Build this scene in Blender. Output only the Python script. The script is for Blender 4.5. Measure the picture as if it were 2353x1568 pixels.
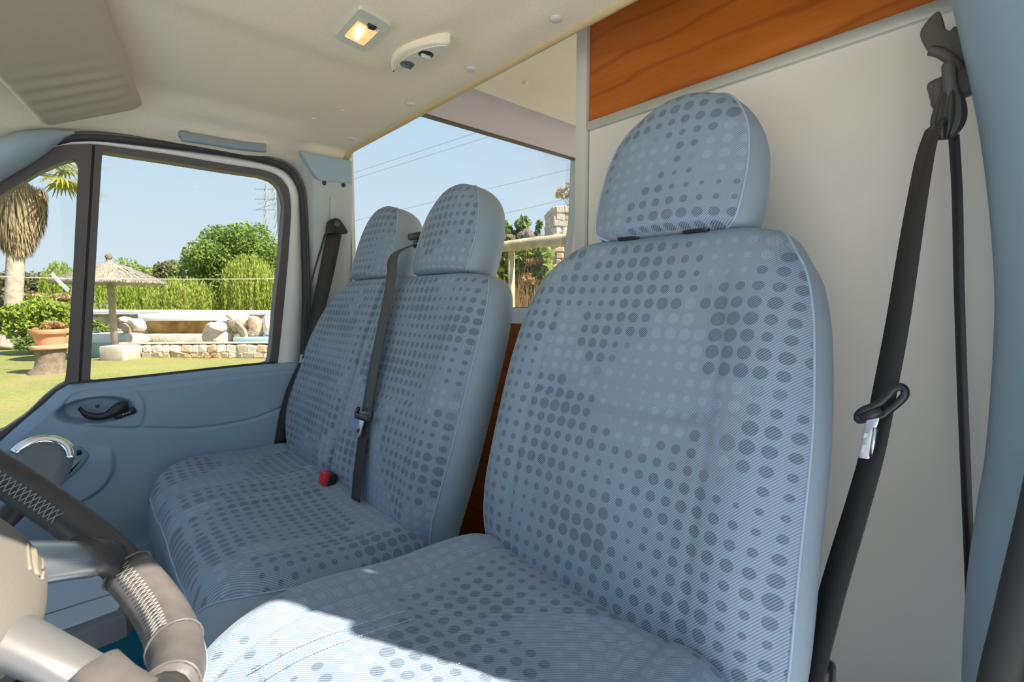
import bpy, bmesh, math, random
import numpy as np
from mathutils import Vector, Matrix

random.seed(7)
R = math.radians
Z0 = 1.5                                   # eye height above the ground; coordinates below are measured from the eye
SC = bpy.context.scene
COL = SC.collection
for _o in list(bpy.data.objects):
    bpy.data.objects.remove(_o)

# ------------------------------------------------------------------ camera
# x: towards the driver's side, y: towards the back of the van, z: up
F_PX, HOR, VPX = 1111.0, 690.0, 177.0
_th = math.atan((784 - HOR) / F_PX)
_psi = -math.pi / 2 - math.atan((VPX - 1176.5) * math.cos(_th) / F_PX)
_fh = Vector((math.sin(_psi), math.cos(_psi), 0))
RT = Vector((math.cos(_psi), -math.sin(_psi), 0))
FW = _fh * math.cos(_th) - Vector((0, 0, 1)) * math.sin(_th)
UP = Vector((0, 0, 1)) * math.cos(_th) + _fh * math.sin(_th)
cam = bpy.data.cameras.new('camera')
cam.sensor_width = 36
cam.lens = F_PX / 2353 * 36
cam.clip_start = 0.01
cam.clip_end = 2000
cam.dof.use_dof = True
cam.dof.focus_distance = 0.95
cam.dof.aperture_fstop = 14
cam_o = bpy.data.objects.new('camera', cam)
COL.objects.link(cam_o)
_m = Matrix((RT, UP, -FW)).transposed().to_4x4()
_m.translation = (0, 0, Z0)
cam_o.matrix_world = _m
SC.camera = cam_o

# ------------------------------------------------------------------ sky, sun, exposure
SC.view_settings.view_transform = 'Standard'
SC.view_settings.look = 'None'
SC.view_settings.gamma = 1.0
SC.view_settings.use_curve_mapping = False
SC.view_settings.exposure = EXPOSURE = 1.0
SKY_STRENGTH, SUN_STRENGTH = 0.47, 6.1

w = bpy.data.worlds.new('sky')
SC.world = w
w.use_nodes = True
nt = w.node_tree
nt.nodes.clear()
_tc = nt.nodes.new('ShaderNodeTexCoord')
_sp = nt.nodes.new('ShaderNodeSeparateXYZ')
_rp = nt.nodes.new('ShaderNodeValToRGB')
_bg = nt.nodes.new('ShaderNodeBackground')
_wo = nt.nodes.new('ShaderNodeOutputWorld')
nt.links.new(_tc.outputs['Generated'], _sp.inputs[0])
nt.links.new(_sp.outputs['Z'], _rp.inputs[0])
nt.links.new(_rp.outputs[0], _bg.inputs[0])
nt.links.new(_bg.outputs[0], _wo.inputs[0])
_cr = _rp.color_ramp
_cr.elements[0].position = 0.0
_cr.elements[0].color = (0.78, 0.88, 0.96, 1)
_cr.elements[1].position = 1.0
_cr.elements[1].color = (0.36, 0.58, 0.92, 1)
_e = _cr.elements.new(0.16)
_e.color = (0.68, 0.84, 0.98, 1)
_e = _cr.elements.new(0.45)
_e.color = (0.52, 0.72, 0.95, 1)
_bg.inputs[1].default_value = SKY_STRENGTH

sun = bpy.data.lights.new('sun', 'SUN')
sun.energy = SUN_STRENGTH
sun.angle = R(0.6)
sun.color = (1.0, 0.90, 0.76)
sun_o = bpy.data.objects.new('sun', sun)
COL.objects.link(sun_o)
SUN_TO = Vector((0.582, 0.328, 0.743)).normalized()      # towards the sun: driver's side, slightly behind
sun_o.rotation_euler = SUN_TO.to_track_quat('Z', 'Y').to_euler()
sun_o.location = (6, 4, 10)

# ------------------------------------------------------------------ helpers: placing
def ray(u, v):
    return FW + RT * ((u - 1176.5) / F_PX) + UP * ((784 - v) / F_PX)
def at(u, v, t):
    return ray(u, v) * t
def on_x(u, v, x):
    d = ray(u, v); return d * (x / d.x)
def on_y(u, v, y):
    d = ray(u, v); return d * (y / d.y)
def on_z(u, v, z):
    d = ray(u, v); return d * (z / d.z)

WL = {}
def tag(o, label=None, cat=None, group=None, kind=None):
    if label: o['label'] = label
    if cat: o['category'] = cat
    if group: o['group'] = group
    if kind: o['kind'] = kind
    return o
def thing(name, label, cat, loc, group=None, kind=None):
    o = bpy.data.objects.new(name, None)
    COL.objects.link(o)
    o.empty_display_size = 0.05
    o.location = (loc[0], loc[1], loc[2] + Z0)
    WL[o.name] = Vector(loc)
    return tag(o, label, cat, group, kind)
def obj(name, vf, mat, parent=None, uv=None, smooth=True, loc=None, kind=None, label=None, sharp=None):
    v, f = vf[0], vf[1]
    if uv is None and len(vf) > 2:
        uv = vf[2]
    v = np.array(v, dtype=float).reshape(-1, 3)
    if parent is not None:
        off = WL[parent.name]
    elif loc is not None:
        off = Vector(loc)
    else:
        off = Vector(((v[:, 0].min() + v[:, 0].max()) / 2, (v[:, 1].min() + v[:, 1].max()) / 2, v[:, 2].min()))
    me = bpy.data.meshes.new(name)
    me.from_pydata((v - np.array(off)).tolist(), [], [tuple(int(i) for i in q) for q in f])
    if uv is not None:
        uvl = me.uv_layers.new(name='UVMap')
        idx = np.empty(len(me.loops), dtype=np.int32)
        me.loops.foreach_get('vertex_index', idx)
        uvl.data.foreach_set('uv', np.array(uv, dtype=np.float32)[idx].ravel())
    me.materials.append(M[mat] if isinstance(mat, str) else mat)
    me.polygons.foreach_set('use_smooth', [smooth] * len(me.polygons))
    me.update()
    if smooth and sharp is not None:
        try:
            me.set_sharp_from_angle(angle=R(sharp))
        except Exception:
            pass
    o = bpy.data.objects.new(name, me)
    COL.objects.link(o)
    if parent is not None:
        o.parent = parent
        WL[o.name] = off.copy()
    else:
        o.location = (off.x, off.y, off.z + Z0)
        WL[o.name] = off.copy()
    return tag(o, label, None, None, kind)
def share(name, src, parent, loc, rot=(0, 0, 0), sc=(1, 1, 1), mat=None):
    """another object that shares the mesh of src (piece built around its own origin)"""
    o = bpy.data.objects.new(name, src)
    COL.objects.link(o)
    o.parent = parent
    o.location = Vector(loc) - WL[parent.name]
    o.rotation_euler = rot
    o.scale = sc
    WL[o.name] = Vector(loc)
    return o

# ------------------------------------------------------------------ helpers: shapes, each returns (verts, faces)
def join(*parts):
    V, Fc = [], []
    for p in parts:
        n = len(V)
        V += [tuple(x) for x in p[0]]
        Fc += [tuple(i + n for i in q) for q in p[1]]
    return V, Fc
def box(x0, x1, y0, y1, z0, z1):
    V = [(x, y, z) for z in (z0, z1) for y in (y0, y1) for x in (x0, x1)]
    return V, [(0, 2, 3, 1), (4, 5, 7, 6), (0, 1, 5, 4), (2, 6, 7, 3), (0, 4, 6, 2), (1, 3, 7, 5)]
def xf(vf, mat):
    return [tuple(mat @ Vector(p)) for p in vf[0]], vf[1]
def rbox(c, size, r=0.004, seg=2, rot=None):
    bm = bmesh.new()
    bmesh.ops.create_cube(bm, size=1)
    for v in bm.verts:
        v.co = Vector((v.co.x * size[0], v.co.y * size[1], v.co.z * size[2]))
    if r > 0:
        bmesh.ops.bevel(bm, geom=bm.edges[:], offset=min(r, min(size) * 0.49), segments=seg, profile=0.5, affect='EDGES')
    mt = Matrix.Translation(c)
    if rot is not None:
        mt = mt @ (rot if isinstance(rot, Matrix) else Matrix.Rotation(rot[0], 4, rot[1])).to_4x4()
    V = [tuple(mt @ v.co) for v in bm.verts]
    bm.verts.index_update()
    Fc = [tuple(v.index for v in f.verts) for f in bm.faces]
    bm.free()
    return V, Fc
def cr(pts, n=8, closed=False):
    """Catmull-Rom through the points, n steps between neighbours"""
    P = [Vector(p) for p in pts]
    m = len(P)
    out = []
    for i in range(m if closed else m - 1):
        if closed:
            a, b, c, d = P[(i - 1) % m], P[i], P[(i + 1) % m], P[(i + 2) % m]
        else:
            b, c = P[i], P[i + 1]
            a = P[i - 1] if i else b * 2 - c
            d = P[i + 2] if i + 2 < m else c * 2 - b
        for k in range(n):
            t = k / n
            out.append(0.5 * ((2 * b) + (c - a) * t + (2 * a - 5 * b + 4 * c - d) * t * t + (3 * b - a - 3 * c + d) * t ** 3))
    if not closed:
        out.append(P[-1])
    return out
def resample(pts, n, closed=True):
    P = [Vector(p) for p in pts]
    if closed:
        P.append(P[0])
    L = [0]
    for a, b in zip(P, P[1:]):
        L.append(L[-1] + (b - a).length)
    out, j = [], 0
    for k in range(n):
        s = L[-1] * k / (n if closed else n - 1)
        while j < len(L) - 2 and L[j + 1] < s:
            j += 1
        d = L[j + 1] - L[j]
        out.append(P[j].lerp(P[j + 1], (s - L[j]) / d if d > 1e-9 else 0))
    return out
def frames(path, closed=False, up=None):
    P = [Vector(p) for p in path]
    n = len(P)
    T = []
    for i in range(n):
        a = P[(i - 1) % n] if (closed or i) else P[0]
        b = P[(i + 1) % n] if (closed or i < n - 1) else P[-1]
        T.append((b - a).normalized())
    out = []
    if up is None:
        x = T[0].orthogonal().normalized()
    for i in range(n):
        if up is not None:
            u_ = Vector(up[i] if isinstance(up, list) else up)
            x = (u_ - T[i] * u_.dot(T[i])).normalized()
        else:
            x = (x - T[i] * x.dot(T[i])).normalized()
        out.append((P[i], x, T[i].cross(x)))
    return out
def sweep(path, prof, closed=False, up=None, cap=True, scale=None):
    """prof: list of (a, b) in the frame's two normals"""
    fr = frames(path, closed, up)
    m = len(prof)
    V, Fc = [], []
    for i, (p, x, y) in enumerate(fr):
        k = scale[i] if scale is not None else 1
        V += [tuple(p + x * (a * k) + y * (b * k)) for a, b in prof]
    n = len(fr)
    for i in range(n if closed else n - 1):
        for j in range(m):
            a, b = i * m + j, i * m + (j + 1) % m
            c, d = ((i + 1) % n) * m + (j + 1) % m, ((i + 1) % n) * m + j
            Fc.append((a, b, c, d))
    if cap and not closed:
        Fc.append(tuple(range(m - 1, -1, -1)))
        Fc.append(tuple((n - 1) * m + j for j in range(m)))
    return V, Fc
def circ(r, n=8, rb=None):
    rb = r if rb is None else rb
    return [(r * math.cos(2 * math.pi * k / n), rb * math.sin(2 * math.pi * k / n)) for k in range(n)]
def tube(path, r, n=8, closed=False, scale=None):
    return sweep(path, circ(r, n), closed, None, True, scale)
def ribbon(path, wdir, width, thick=0.0016):
    a, b = width / 2, thick / 2
    return sweep(path, [(a, b), (-a, b), (-a, -b), (a, -b)], False, wdir)
def lathe(prof, c=(0, 0, 0), n=24, rot=None):
    V, Fc = [], []
    mt = Matrix.Translation(c) @ (rot.to_4x4() if rot is not None else Matrix.Identity(4))
    for r, z in prof:
        for k in range(n):
            a = 2 * math.pi * k / n
            V.append(tuple(mt @ Vector((r * math.cos(a), r * math.sin(a), z))))
    for i in range(len(prof) - 1):
        for k in range(n):
            Fc.append((i * n + k, i * n + (k + 1) % n, (i + 1) * n + (k + 1) % n, (i + 1) * n + k))
    if prof[0][0] > 1e-6:
        Fc.append(tuple(range(n - 1, -1, -1)))
    if prof[-1][0] > 1e-6:
        Fc.append(tuple((len(prof) - 1) * n + k for k in range(n)))
    return V, Fc
def inset(poly, d):
    n = len(poly)
    area = sum(poly[i][0] * poly[(i + 1) % n][1] - poly[(i + 1) % n][0] * poly[i][1] for i in range(n))
    s = 1 if area > 0 else -1
    out = []
    for i in range(n):
        a, b, c = Vector(poly[i - 1][:2]), Vector(poly[i][:2]), Vector(poly[(i + 1) % n][:2])
        e1, e2 = (b - a), (c - b)
        e1 = e1.normalized() if e1.length > 1e-9 else e2.normalized()
        e2 = e2.normalized() if e2.length > 1e-9 else e1
        nrm = Vector((-(e1.y + e2.y), e1.x + e2.x))
        nrm = nrm.normalized() * s if nrm.length > 1e-9 else Vector((0, 0))
        out.append(b + nrm * d)
    return out
def plate(outline, thick, fn, bev=0.002):
    """closed outline in (a, b), extruded along c by thick, front edge rounded; fn maps (a, b, c) to a point"""
    o = [Vector(p[:2]) for p in outline]
    n = len(o)
    rings = [(o, 0.0), (o, thick - bev), (inset(o, bev * 0.3), thick - bev * 0.3), (inset(o, bev), thick)]
    V = [tuple(fn(p.x, p.y, c)) for ring, c in rings for p in ring]
    Fc = []
    for i in range(3):
        for k in range(n):
            Fc.append((i * n + k, i * n + (k + 1) % n, (i + 1) * n + (k + 1) % n, (i + 1) * n + k))
    Fc.append(tuple(3 * n + k for k in range(n)))
    Fc.append(tuple(range(n - 1, -1, -1)))
    return V, Fc
def ringplate(outer, inner, n, fn, c0, c1):
    a, b = resample(outer, n), resample(inner, n)
    k0 = min(range(n), key=lambda k: (b[k] - a[0]).length)
    b = b[k0:] + b[:k0]
    V = [tuple(fn(p.x, p.y, c)) for c in (c0, c1) for q in (a, b) for p in q]
    Fc = []
    for k in range(n):
        l = (k + 1) % n
        Fc += [(2 * n + k, 2 * n + l, 3 * n + l, 3 * n + k), (k, n + k, n + l, l), (k, l, 2 * n + l, 2 * n + k), (n + l, n + k, 3 * n + k, 3 * n + l)]
    return V, Fc
def surf(fn, nu, nv, uvs=1.0):
    V, uv, Fc = [], [], []
    for j in range(nv + 1):
        for i in range(nu + 1):
            V.append(tuple(fn(i / nu, j / nv)))
            uv.append((i / nu * uvs, j / nv * uvs))
    for j in range(nv):
        for i in range(nu):
            a = j * (nu + 1) + i
            Fc.append((a, a + 1, a + nu + 2, a + nu + 1))
    return V, Fc, uv
def rr(a0, a1, b0, b1, r, n=5):
    """rounded rectangle outline"""
    out = []
    for cx, cy, s in ((a1 - r, b1 - r, 0), (a0 + r, b1 - r, 1), (a0 + r, b0 + r, 2), (a1 - r, b0 + r, 3)):
        for k in range(n + 1):
            t = math.pi / 2 * (s + k / n)
            out.append((cx + r * math.cos(t), cy + r * math.sin(t)))
    return out
def smooth01(a, b, x):
    t = max(0.0, min(1.0, (x - a) / (b - a)))
    return t * t * (3 - 2 * t)

# ------------------------------------------------------------------ materials
M = {}
class NB:
    def __init__(s, name):
        s.m = bpy.data.materials.new(name)
        s.m.use_nodes = True
        s.t = s.m.node_tree
        s.b = s.t.nodes['Principled BSDF']
        M[name] = s.m
    def n(s, kind, **kw):
        x = s.t.nodes.new(kind)
        for k, v in kw.items():
            setattr(x, k, v)
        return x
    def l(s, a, b):
        s.t.links.new(a, b)
    def val(s, x, sock):
        if isinstance(x, (int, float)):
            sock.default_value = x
        elif isinstance(x, tuple):
            sock.default_value = x if len(x) == 4 or sock.type == 'VECTOR' else x + (1,)
        else:
            s.l(x, sock)
    def math(s, op, a, b=None, c=None):
        x = s.n('ShaderNodeMath', operation=op)
        s.val(a, x.inputs[0])
        if b is not None: s.val(b, x.inputs[1])
        if c is not None: s.val(c, x.inputs[2])
        return x.outputs[0]
    def vmath(s, op, a, b=None):
        x = s.n('ShaderNodeVectorMath', operation=op)
        s.val(a, x.inputs[0])
        if b is not None: s.val(b, x.inputs[1])
        return x.outputs[0]
    def mix(s, f, a, b):
        x = s.n('ShaderNodeMix', data_type='RGBA')
        s.val(f, x.inputs[0]); s.val(a, x.inputs[6]); s.val(b, x.inputs[7])
        return x.outputs[2]
    def noise(s, vec, scale, detail=3, rough=0.5):
        x = s.n('ShaderNodeTexNoise')
        if vec is not None: s.l(vec, x.inputs['Vector'])
        x.inputs['Scale'].default_value = scale
        x.inputs['Detail'].default_value = detail
        x.inputs['Roughness'].default_value = rough
        return x.outputs[0]
    def ramp(s, f, a, b):
        x = s.n('ShaderNodeMapRange')
        s.val(f, x.inputs[0]); x.inputs[1].default_value = a; x.inputs[2].default_value = b
        return x.outputs[0]
    def co(s, which='Object'):
        return s.n('ShaderNodeTexCoord').outputs[which]
    def scaled(s, vec, sc):
        return s.vmath('MULTIPLY', vec, sc)
    def bump(s, h, strength=0.2, dist=0.002):
        x = s.n('ShaderNodeBump')
        x.inputs['Strength'].default_value = strength
        x.inputs['Distance'].default_value = dist
        s.l(h, x.inputs['Height'])
        s.l(x.outputs[0], s.b.inputs['Normal'])
    def set(s, color=None, rough=None, metal=None, **kw):
        if color is not None: s.val(color, s.b.inputs['Base Color'])
        if rough is not None: s.val(rough, s.b.inputs['Roughness'])
        if metal is not None: s.b.inputs['Metallic'].default_value = metal
        for k, v in kw.items():
            s.val(v, s.b.inputs[k.replace('_', ' ')])
        return s

def simple(name, col, rough=0.6, metal=0.0, var=0.0, scale=30.0, bump=0.0, bscale=300.0, bdist=0.0006, **kw):
    s = NB(name).set(col, rough, metal, **kw)
    if var or bump:
        co = s.co()
    if var:
        nz = s.ramp(s.noise(co, scale, 4), 0.3, 0.7)
        s.set(s.mix(nz, tuple(c * (1 - var) for c in col), tuple(min(1, c * (1 + var)) for c in col)))
    if bump:
        s.bump(s.noise(co, bscale, 2), bump, bdist)
    return s

def fabric(name, base, dark, light, pitch=0.0235, twill=0.0042, tw=0.7):
    s = NB(name)
    uv = s.co('UV')
    p = s.scaled(uv, (1 / pitch, 1 / pitch, 0))
    cell = s.vmath('FLOOR', p)
    loc = s.vmath('SUBTRACT', s.vmath('FRACTION', p), (0.5, 0.5, 0))
    ln = s.n('ShaderNodeVectorMath', operation='LENGTH')
    wob = s.noise(uv, 900, 1)
    s.l(loc, ln.inputs[0])
    dist = s.math('ADD', ln.outputs['Value'], s.math('MULTIPLY', s.math('SUBTRACT', wob, 0.5), 0.06))
    rad = s.math('ADD', s.math('MULTIPLY', s.ramp(s.noise(s.scaled(cell, (0.17, 0.21, 0)), 1.0, 2, 0.6), 0.32, 0.68), 0.31), 0.15)
    dot = s.ramp(s.math('SUBTRACT', rad, dist), -0.012, 0.03)
    kind = s.ramp(s.noise(s.vmath('ADD', s.scaled(cell, (0.13, 0.11, 0)), (31.3, 7.7, 0)), 1.0, 1, 0.5), 0.425, 0.44)
    faint = s.math('ADD', s.math('MULTIPLY', kind, 0.30), 0.55)
    # diagonal twill
    sx = s.n('ShaderNodeSeparateXYZ')
    s.l(uv, sx.inputs[0])
    ph = s.math('MULTIPLY', s.math('SUBTRACT', sx.outputs[1], s.math('MULTIPLY', sx.outputs[0], 1.13)), 2 * math.pi / twill)
    st = s.math('MULTIPLY_ADD', s.math('SINE', ph), 0.5, 0.5)
    dots = s.mix(kind, light, dark)
    col = s.mix(s.math('MULTIPLY', dot, faint), base, dots)
    col2 = s.mix(s.math('MULTIPLY', st, tw), col, s.mix(0.50, col, (0.58, 0.66, 0.74)))
    col3 = s.mix(s.math('MULTIPLY', s.math('SUBTRACT', 1.0, st), tw * 0.7), col2, s.mix(0.55, col, (0.05, 0.07, 0.11)))
    s.set(col3, 0.95, Sheen_Weight=0.15)
    s.b.inputs['Specular IOR Level'].default_value = 0.15
    wr = s.noise(uv, 14, 3, 0.6)
    s.bump(s.math('ADD', s.math('MULTIPLY', st, 0.06), s.math('MULTIPLY', wr, 1.0)), 0.45, 0.006)
    return s

fabric('fabric', (0.225, 0.305, 0.41), (0.080, 0.115, 0.175), (0.36, 0.43, 0.52))
simple('vinyl', (0.32, 0.40, 0.475), 0.48, bump=0.25, bscale=260, bdist=0.0008)
simple('piping', (0.36, 0.46, 0.56), 0.5)
simple('thread', (0.75, 0.74, 0.72), 0.8)
simple('thread_grey', (0.34, 0.33, 0.32), 0.8)
simple('trim_mid', (0.33, 0.42, 0.47), 0.5)
simple('trim_handle', (0.24, 0.29, 0.31), 0.5)
simple('trim_grey', (0.305, 0.425, 0.54), 0.5, var=0.05, scale=4, bump=0.15, bscale=420)
simple('trim_pale', (0.47, 0.50, 0.48), 0.5, bump=0.12, bscale=420)
simple('headliner', (0.86, 0.76, 0.575), 0.95, var=0.045, scale=260, bump=0.25, bscale=500, bdist=0.001)
simple('visor_cloth', (0.50, 0.43, 0.33), 0.8, bump=0.1, bscale=500)
simple('edge_roll', (0.66, 0.50, 0.27), 0.7)
simple('paint_cream', (0.78, 0.77, 0.73), 0.3)
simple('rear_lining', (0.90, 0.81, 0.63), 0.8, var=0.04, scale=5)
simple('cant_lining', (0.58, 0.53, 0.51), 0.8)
simple('panel_white', (0.91, 0.86, 0.79), 0.55, var=0.03, scale=3)
simple('alu', (0.60, 0.60, 0.57), 0.45, 0.35)
simple('rubber', (0.035, 0.033, 0.033), 0.55)
simple('frame_dark', (0.105, 0.090, 0.086), 0.5)
simple('black_plastic', (0.022, 0.022, 0.026), 0.35)
simple('grey_dark', (0.10, 0.115, 0.13), 0.5)
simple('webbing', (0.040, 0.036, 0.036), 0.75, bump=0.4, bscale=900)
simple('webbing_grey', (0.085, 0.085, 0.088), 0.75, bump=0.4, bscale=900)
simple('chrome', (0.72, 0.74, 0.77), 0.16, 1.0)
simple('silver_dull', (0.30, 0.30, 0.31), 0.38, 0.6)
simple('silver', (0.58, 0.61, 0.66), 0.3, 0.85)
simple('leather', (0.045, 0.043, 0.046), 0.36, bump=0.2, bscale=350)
simple('leather_sunlit', (0.125, 0.115, 0.112), 0.42, var=0.2, scale=40, bump=0.2, bscale=350)  # same leather in a paler colour, painting the sun on the lower rim
simple('hub_plastic', (0.19, 0.175, 0.15), 0.6, bump=0.3, bscale=600)
simple('emblem', (0.27, 0.24, 0.19), 0.5)
simple('red_plastic', (0.62, 0.03, 0.04), 0.35)
simple('mat_turquoise', (0.0, 0.22, 0.30), 0.9, var=0.1, scale=60)
simple('mat_mark', (0.12, 0.42, 0.50), 0.9)
simple('carpet_dark', (0.035, 0.037, 0.042), 0.95, var=0.2, scale=80)
simple('cap_white', (0.66, 0.64, 0.55), 0.5)

s = NB('wood')                                      # cherry veneer, grain along x
co = s.co()
st = s.scaled(co, (1.2, 9, 9))
g1 = s.noise(st, 2.2, 6, 0.6)
g2 = s.noise(s.scaled(co, (3, 60, 60)), 3.0, 3, 0.6)
wv = s.n('ShaderNodeTexWave', wave_type='BANDS', bands_direction='Z')
s.l(s.scaled(co, (0.35, 1, 1)), wv.inputs['Vector'])
wv.inputs['Scale'].default_value = 5.5
wv.inputs['Distortion'].default_value = 7.0
wv.inputs['Detail'].default_value = 3
wv.inputs['Detail Scale'].default_value = 0.8
wc = s.mix(s.ramp(g1, 0.35, 0.7), (0.50, 0.125, 0.012), (0.65, 0.185, 0.025))
wc = s.mix(s.math('MULTIPLY', s.math('POWER', wv.outputs[1], 14.0), 0.5), wc, (0.27, 0.05, 0.008))
wc = s.mix(s.math('MULTIPLY', s.ramp(g2, 0.5, 0.75), 0.22), wc, (0.33, 0.07, 0.010))
s.set(wc, 0.35)

def glass(name, tint=(1, 1, 1), gloss=0.06):
    s = NB(name)
    out = s.t.nodes['Material Output']
    tr = s.n('ShaderNodeBsdfTransparent'); tr.inputs[0].default_value = tint + (1,)
    gl = s.n('ShaderNodeBsdfGlossy'); gl.inputs['Roughness'].default_value = 0.02
    fr = s.n('ShaderNodeFresnel'); fr.inputs[0].default_value = 1.35
    mx = s.n('ShaderNodeMixShader')
    s.l(s.math('MULTIPLY', fr.outputs[0], gloss / 0.06 * 0.18), mx.inputs[0])
    s.l(tr.outputs[0], mx.inputs[1]); s.l(gl.outputs[0], mx.inputs[2])
    s.l(mx.outputs[0], out.inputs[0])
glass('glass', (0.97, 0.985, 0.98))
# ------------------------------------------------------------------ van shell
XC = -0.93
def ceil_z(x, y):
    a = abs(x - XC)
    rr_ = smooth01(0.42, 0.68, y) if x < XC else 0
    z = 0.545 - 0.085 * ((1 - rr_) * smooth01(0.62, 0.90, a) + rr_ * smooth01(0.80, 0.92, a)) - 0.115 * smooth01(0.08, -0.32, y)
    k = smooth01(-1.16, -1.06, x) * smooth01(-0.74, -0.84, x) * smooth01(0.60, 0.545, y)     # swelling around the lamp
    z -= 0.010 * k
    z -= 0.006 * smooth01(0.64, 0.70, y)
    # hollow above the grab handle
    z += 0.016 * math.exp(-((y - 0.36) / 0.16) ** 4) * math.exp(-((x + 1.70) / 0.045) ** 2)
    return z
def ceil_pt(s, t):
    x = -1.835 + 1.815 * s
    a = abs(x - XC) / 0.9
    yf = -0.20 - 0.16 * (1 - min(1, a * a))
    y = yf + (0.765 - yf) * t
    return (x, y, ceil_z(x, y))
ceiling = obj('ceiling', surf(ceil_pt, 110, 70), 'headliner')
tag(ceiling, 'beige felt headliner over the front cab', 'ceiling', kind='structure')
edge = [(x, 0.768, ceil_z(x, 0.765) + 0.006) for x in [-1.80 + 0.06 * k for k in range(30)]]
obj('edge_trim', sweep(edge, circ(0.012, 10, 0.014)), 'edge_roll', ceiling, label='yellowish rolled rear edge of the headliner')
capm = lathe([(0.0135, 0.004), (0.0135, 0.001), (0.011, -0.003), (0.006, -0.0045), (0.0, -0.005)], n=18)
for k, x in enumerate((-0.671, -0.942, -1.216, -1.600)):
    z = ceil_z(x, 0.715)
    c = obj('screw_cap', ([(a + x, b + 0.715, q + z) for a, b, q in capm[0]], capm[1]), 'cap_white', ceiling)
for x, y in ((-1.40, 0.60), (-1.52, 0.56)):
    z = ceil_z(x, y)
    obj('headliner_button', ([(a * 0.5 + x, b * 0.5 + y, q * 0.5 + z) for a, b, q in capm[0]], capm[1]), 'headliner', ceiling)

# outer roof above the cab and the high roof behind it
roof = thing('ceiling', 'high cream-lined roof over the living area behind the cab', 'ceiling', (-0.93, 1.8, 0.8), kind='structure')
def rear_ceil(s, t):
    x = -1.66 + 1.60 * s
    return (x, 0.30 + 3.0 * t, 0.875 + 0.045 * math.sin(math.pi * s) - 0.3 * smooth01(0.25, 0.0, t))
obj('roof_lining', surf(rear_ceil, 24, 24), 'rear_lining', roof)
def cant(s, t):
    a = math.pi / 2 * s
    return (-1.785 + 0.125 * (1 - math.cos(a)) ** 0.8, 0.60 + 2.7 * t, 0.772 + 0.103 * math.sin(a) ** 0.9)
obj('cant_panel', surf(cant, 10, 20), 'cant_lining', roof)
for x, y in ((-1.50, 1.42), (-1.1, 1.42), (-0.75, 1.6)):
    z = rear_ceil((x + 1.66) / 1.6, (y - 0.3) / 3.0)[2]
    obj('roof_button', ([(a + x, b + y, q + z) for a, b, q in capm[0]], capm[1]), 'rear_lining', roof)
obj('roof_skin', join(box(-1.86, 0.02, -0.3, 0.62, 0.60, 0.62), box(-0.07, -0.04, 0.30, 3.3, 0.45, 0.93)), 'paint_cream', roof, smooth=False)

# floor
fl = obj('floor', box(-1.84, -0.02, -1.0, 3.3, -0.92, -0.87), 'carpet_dark', smooth=False)
tag(fl, 'dark carpeted floor of the van', 'floor', kind='structure')

# bulkhead behind the driver
wb = obj('wall_back', rbox((-0.39, 0.965, -0.245), (0.785, 0.02, 1.312), 0.001), 'panel_white', smooth=False)
tag(wb, 'smooth white bulkhead panel behind the driver seat', 'wall', kind='structure')
obj('corner_post', rbox((-0.8015, 0.962, 0.01), (0.035, 0.036, 1.82), 0.004), 'paint_cream', wb, sharp=40, label='narrow pale metal corner post at the panel edge')
obj('post_seam', rbox((-0.7835, 0.9575, 0.01), (0.0022, 0.004, 1.80), 0), 'grey_dark', wb, smooth=False)
obj('wood_panel', rbox((-0.39, 0.962, 0.68), (0.785, 0.016, 0.498), 0.001), 'wood', wb, smooth=False, label='cherry wood veneer panel above the white board')
obj('joint_strip', rbox((-0.39, 0.951, 0.421), (0.785, 0.012, 0.021), 0.003), 'alu', wb, sharp=40, label='pale aluminium joint strip')
part = obj('wall_back', rbox((-1.29, 1.0, -0.47), (0.93, 0.02, 0.80), 0.002), 'wood', smooth=False)
tag(part, 'low cherry wood partition behind the passenger bench', 'wall', kind='structure')

# passenger-side wall behind the cab, with its large window
wl = thing('wall_left', 'passenger side wall of the living area around the large window', 'wall', (-1.80, 1.6, -0.87), kind='structure')
obj('lower_panel', box(-1.84, -1.80, 0.78, 3.3, -0.87, -0.115), 'wood', wl, smooth=False)
obj('sill', rbox((-1.79, 2.04, -0.078), (0.05, 2.52, 0.075), 0.008), 'trim_grey', wl, sharp=40)
def yz(c0):
    return lambda a, b, c: (c0 + c, a, b)
obj('rear_pillar', plate([(2.075, 0.78), (3.3, 0.78), (3.3, -0.04), (1.985, -0.04), (2.02, 0.2), (2.06, 0.45)], 0.05, yz(-1.83), 0.006), 'trim_pale', wl, smooth=False)
win = obj('window_1', box(-1.8225, -1.8195, 0.78, 2.12, -0.04, 0.78), 'glass', smooth=False)
tag(win, 'large clear side window behind the passenger bench', 'window', kind='structure')
obj('window_rubber', join(box(-1.816, -1.786, 0.78, 2.12, 0.766, 0.776), box(-1.816, -1.79, 0.776, 0.796, -0.04, 0.77), box(-1.816, -1.788, 0.78, 2.1, -0.043, -0.036)), 'frame_dark', win, smooth=False)

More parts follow.
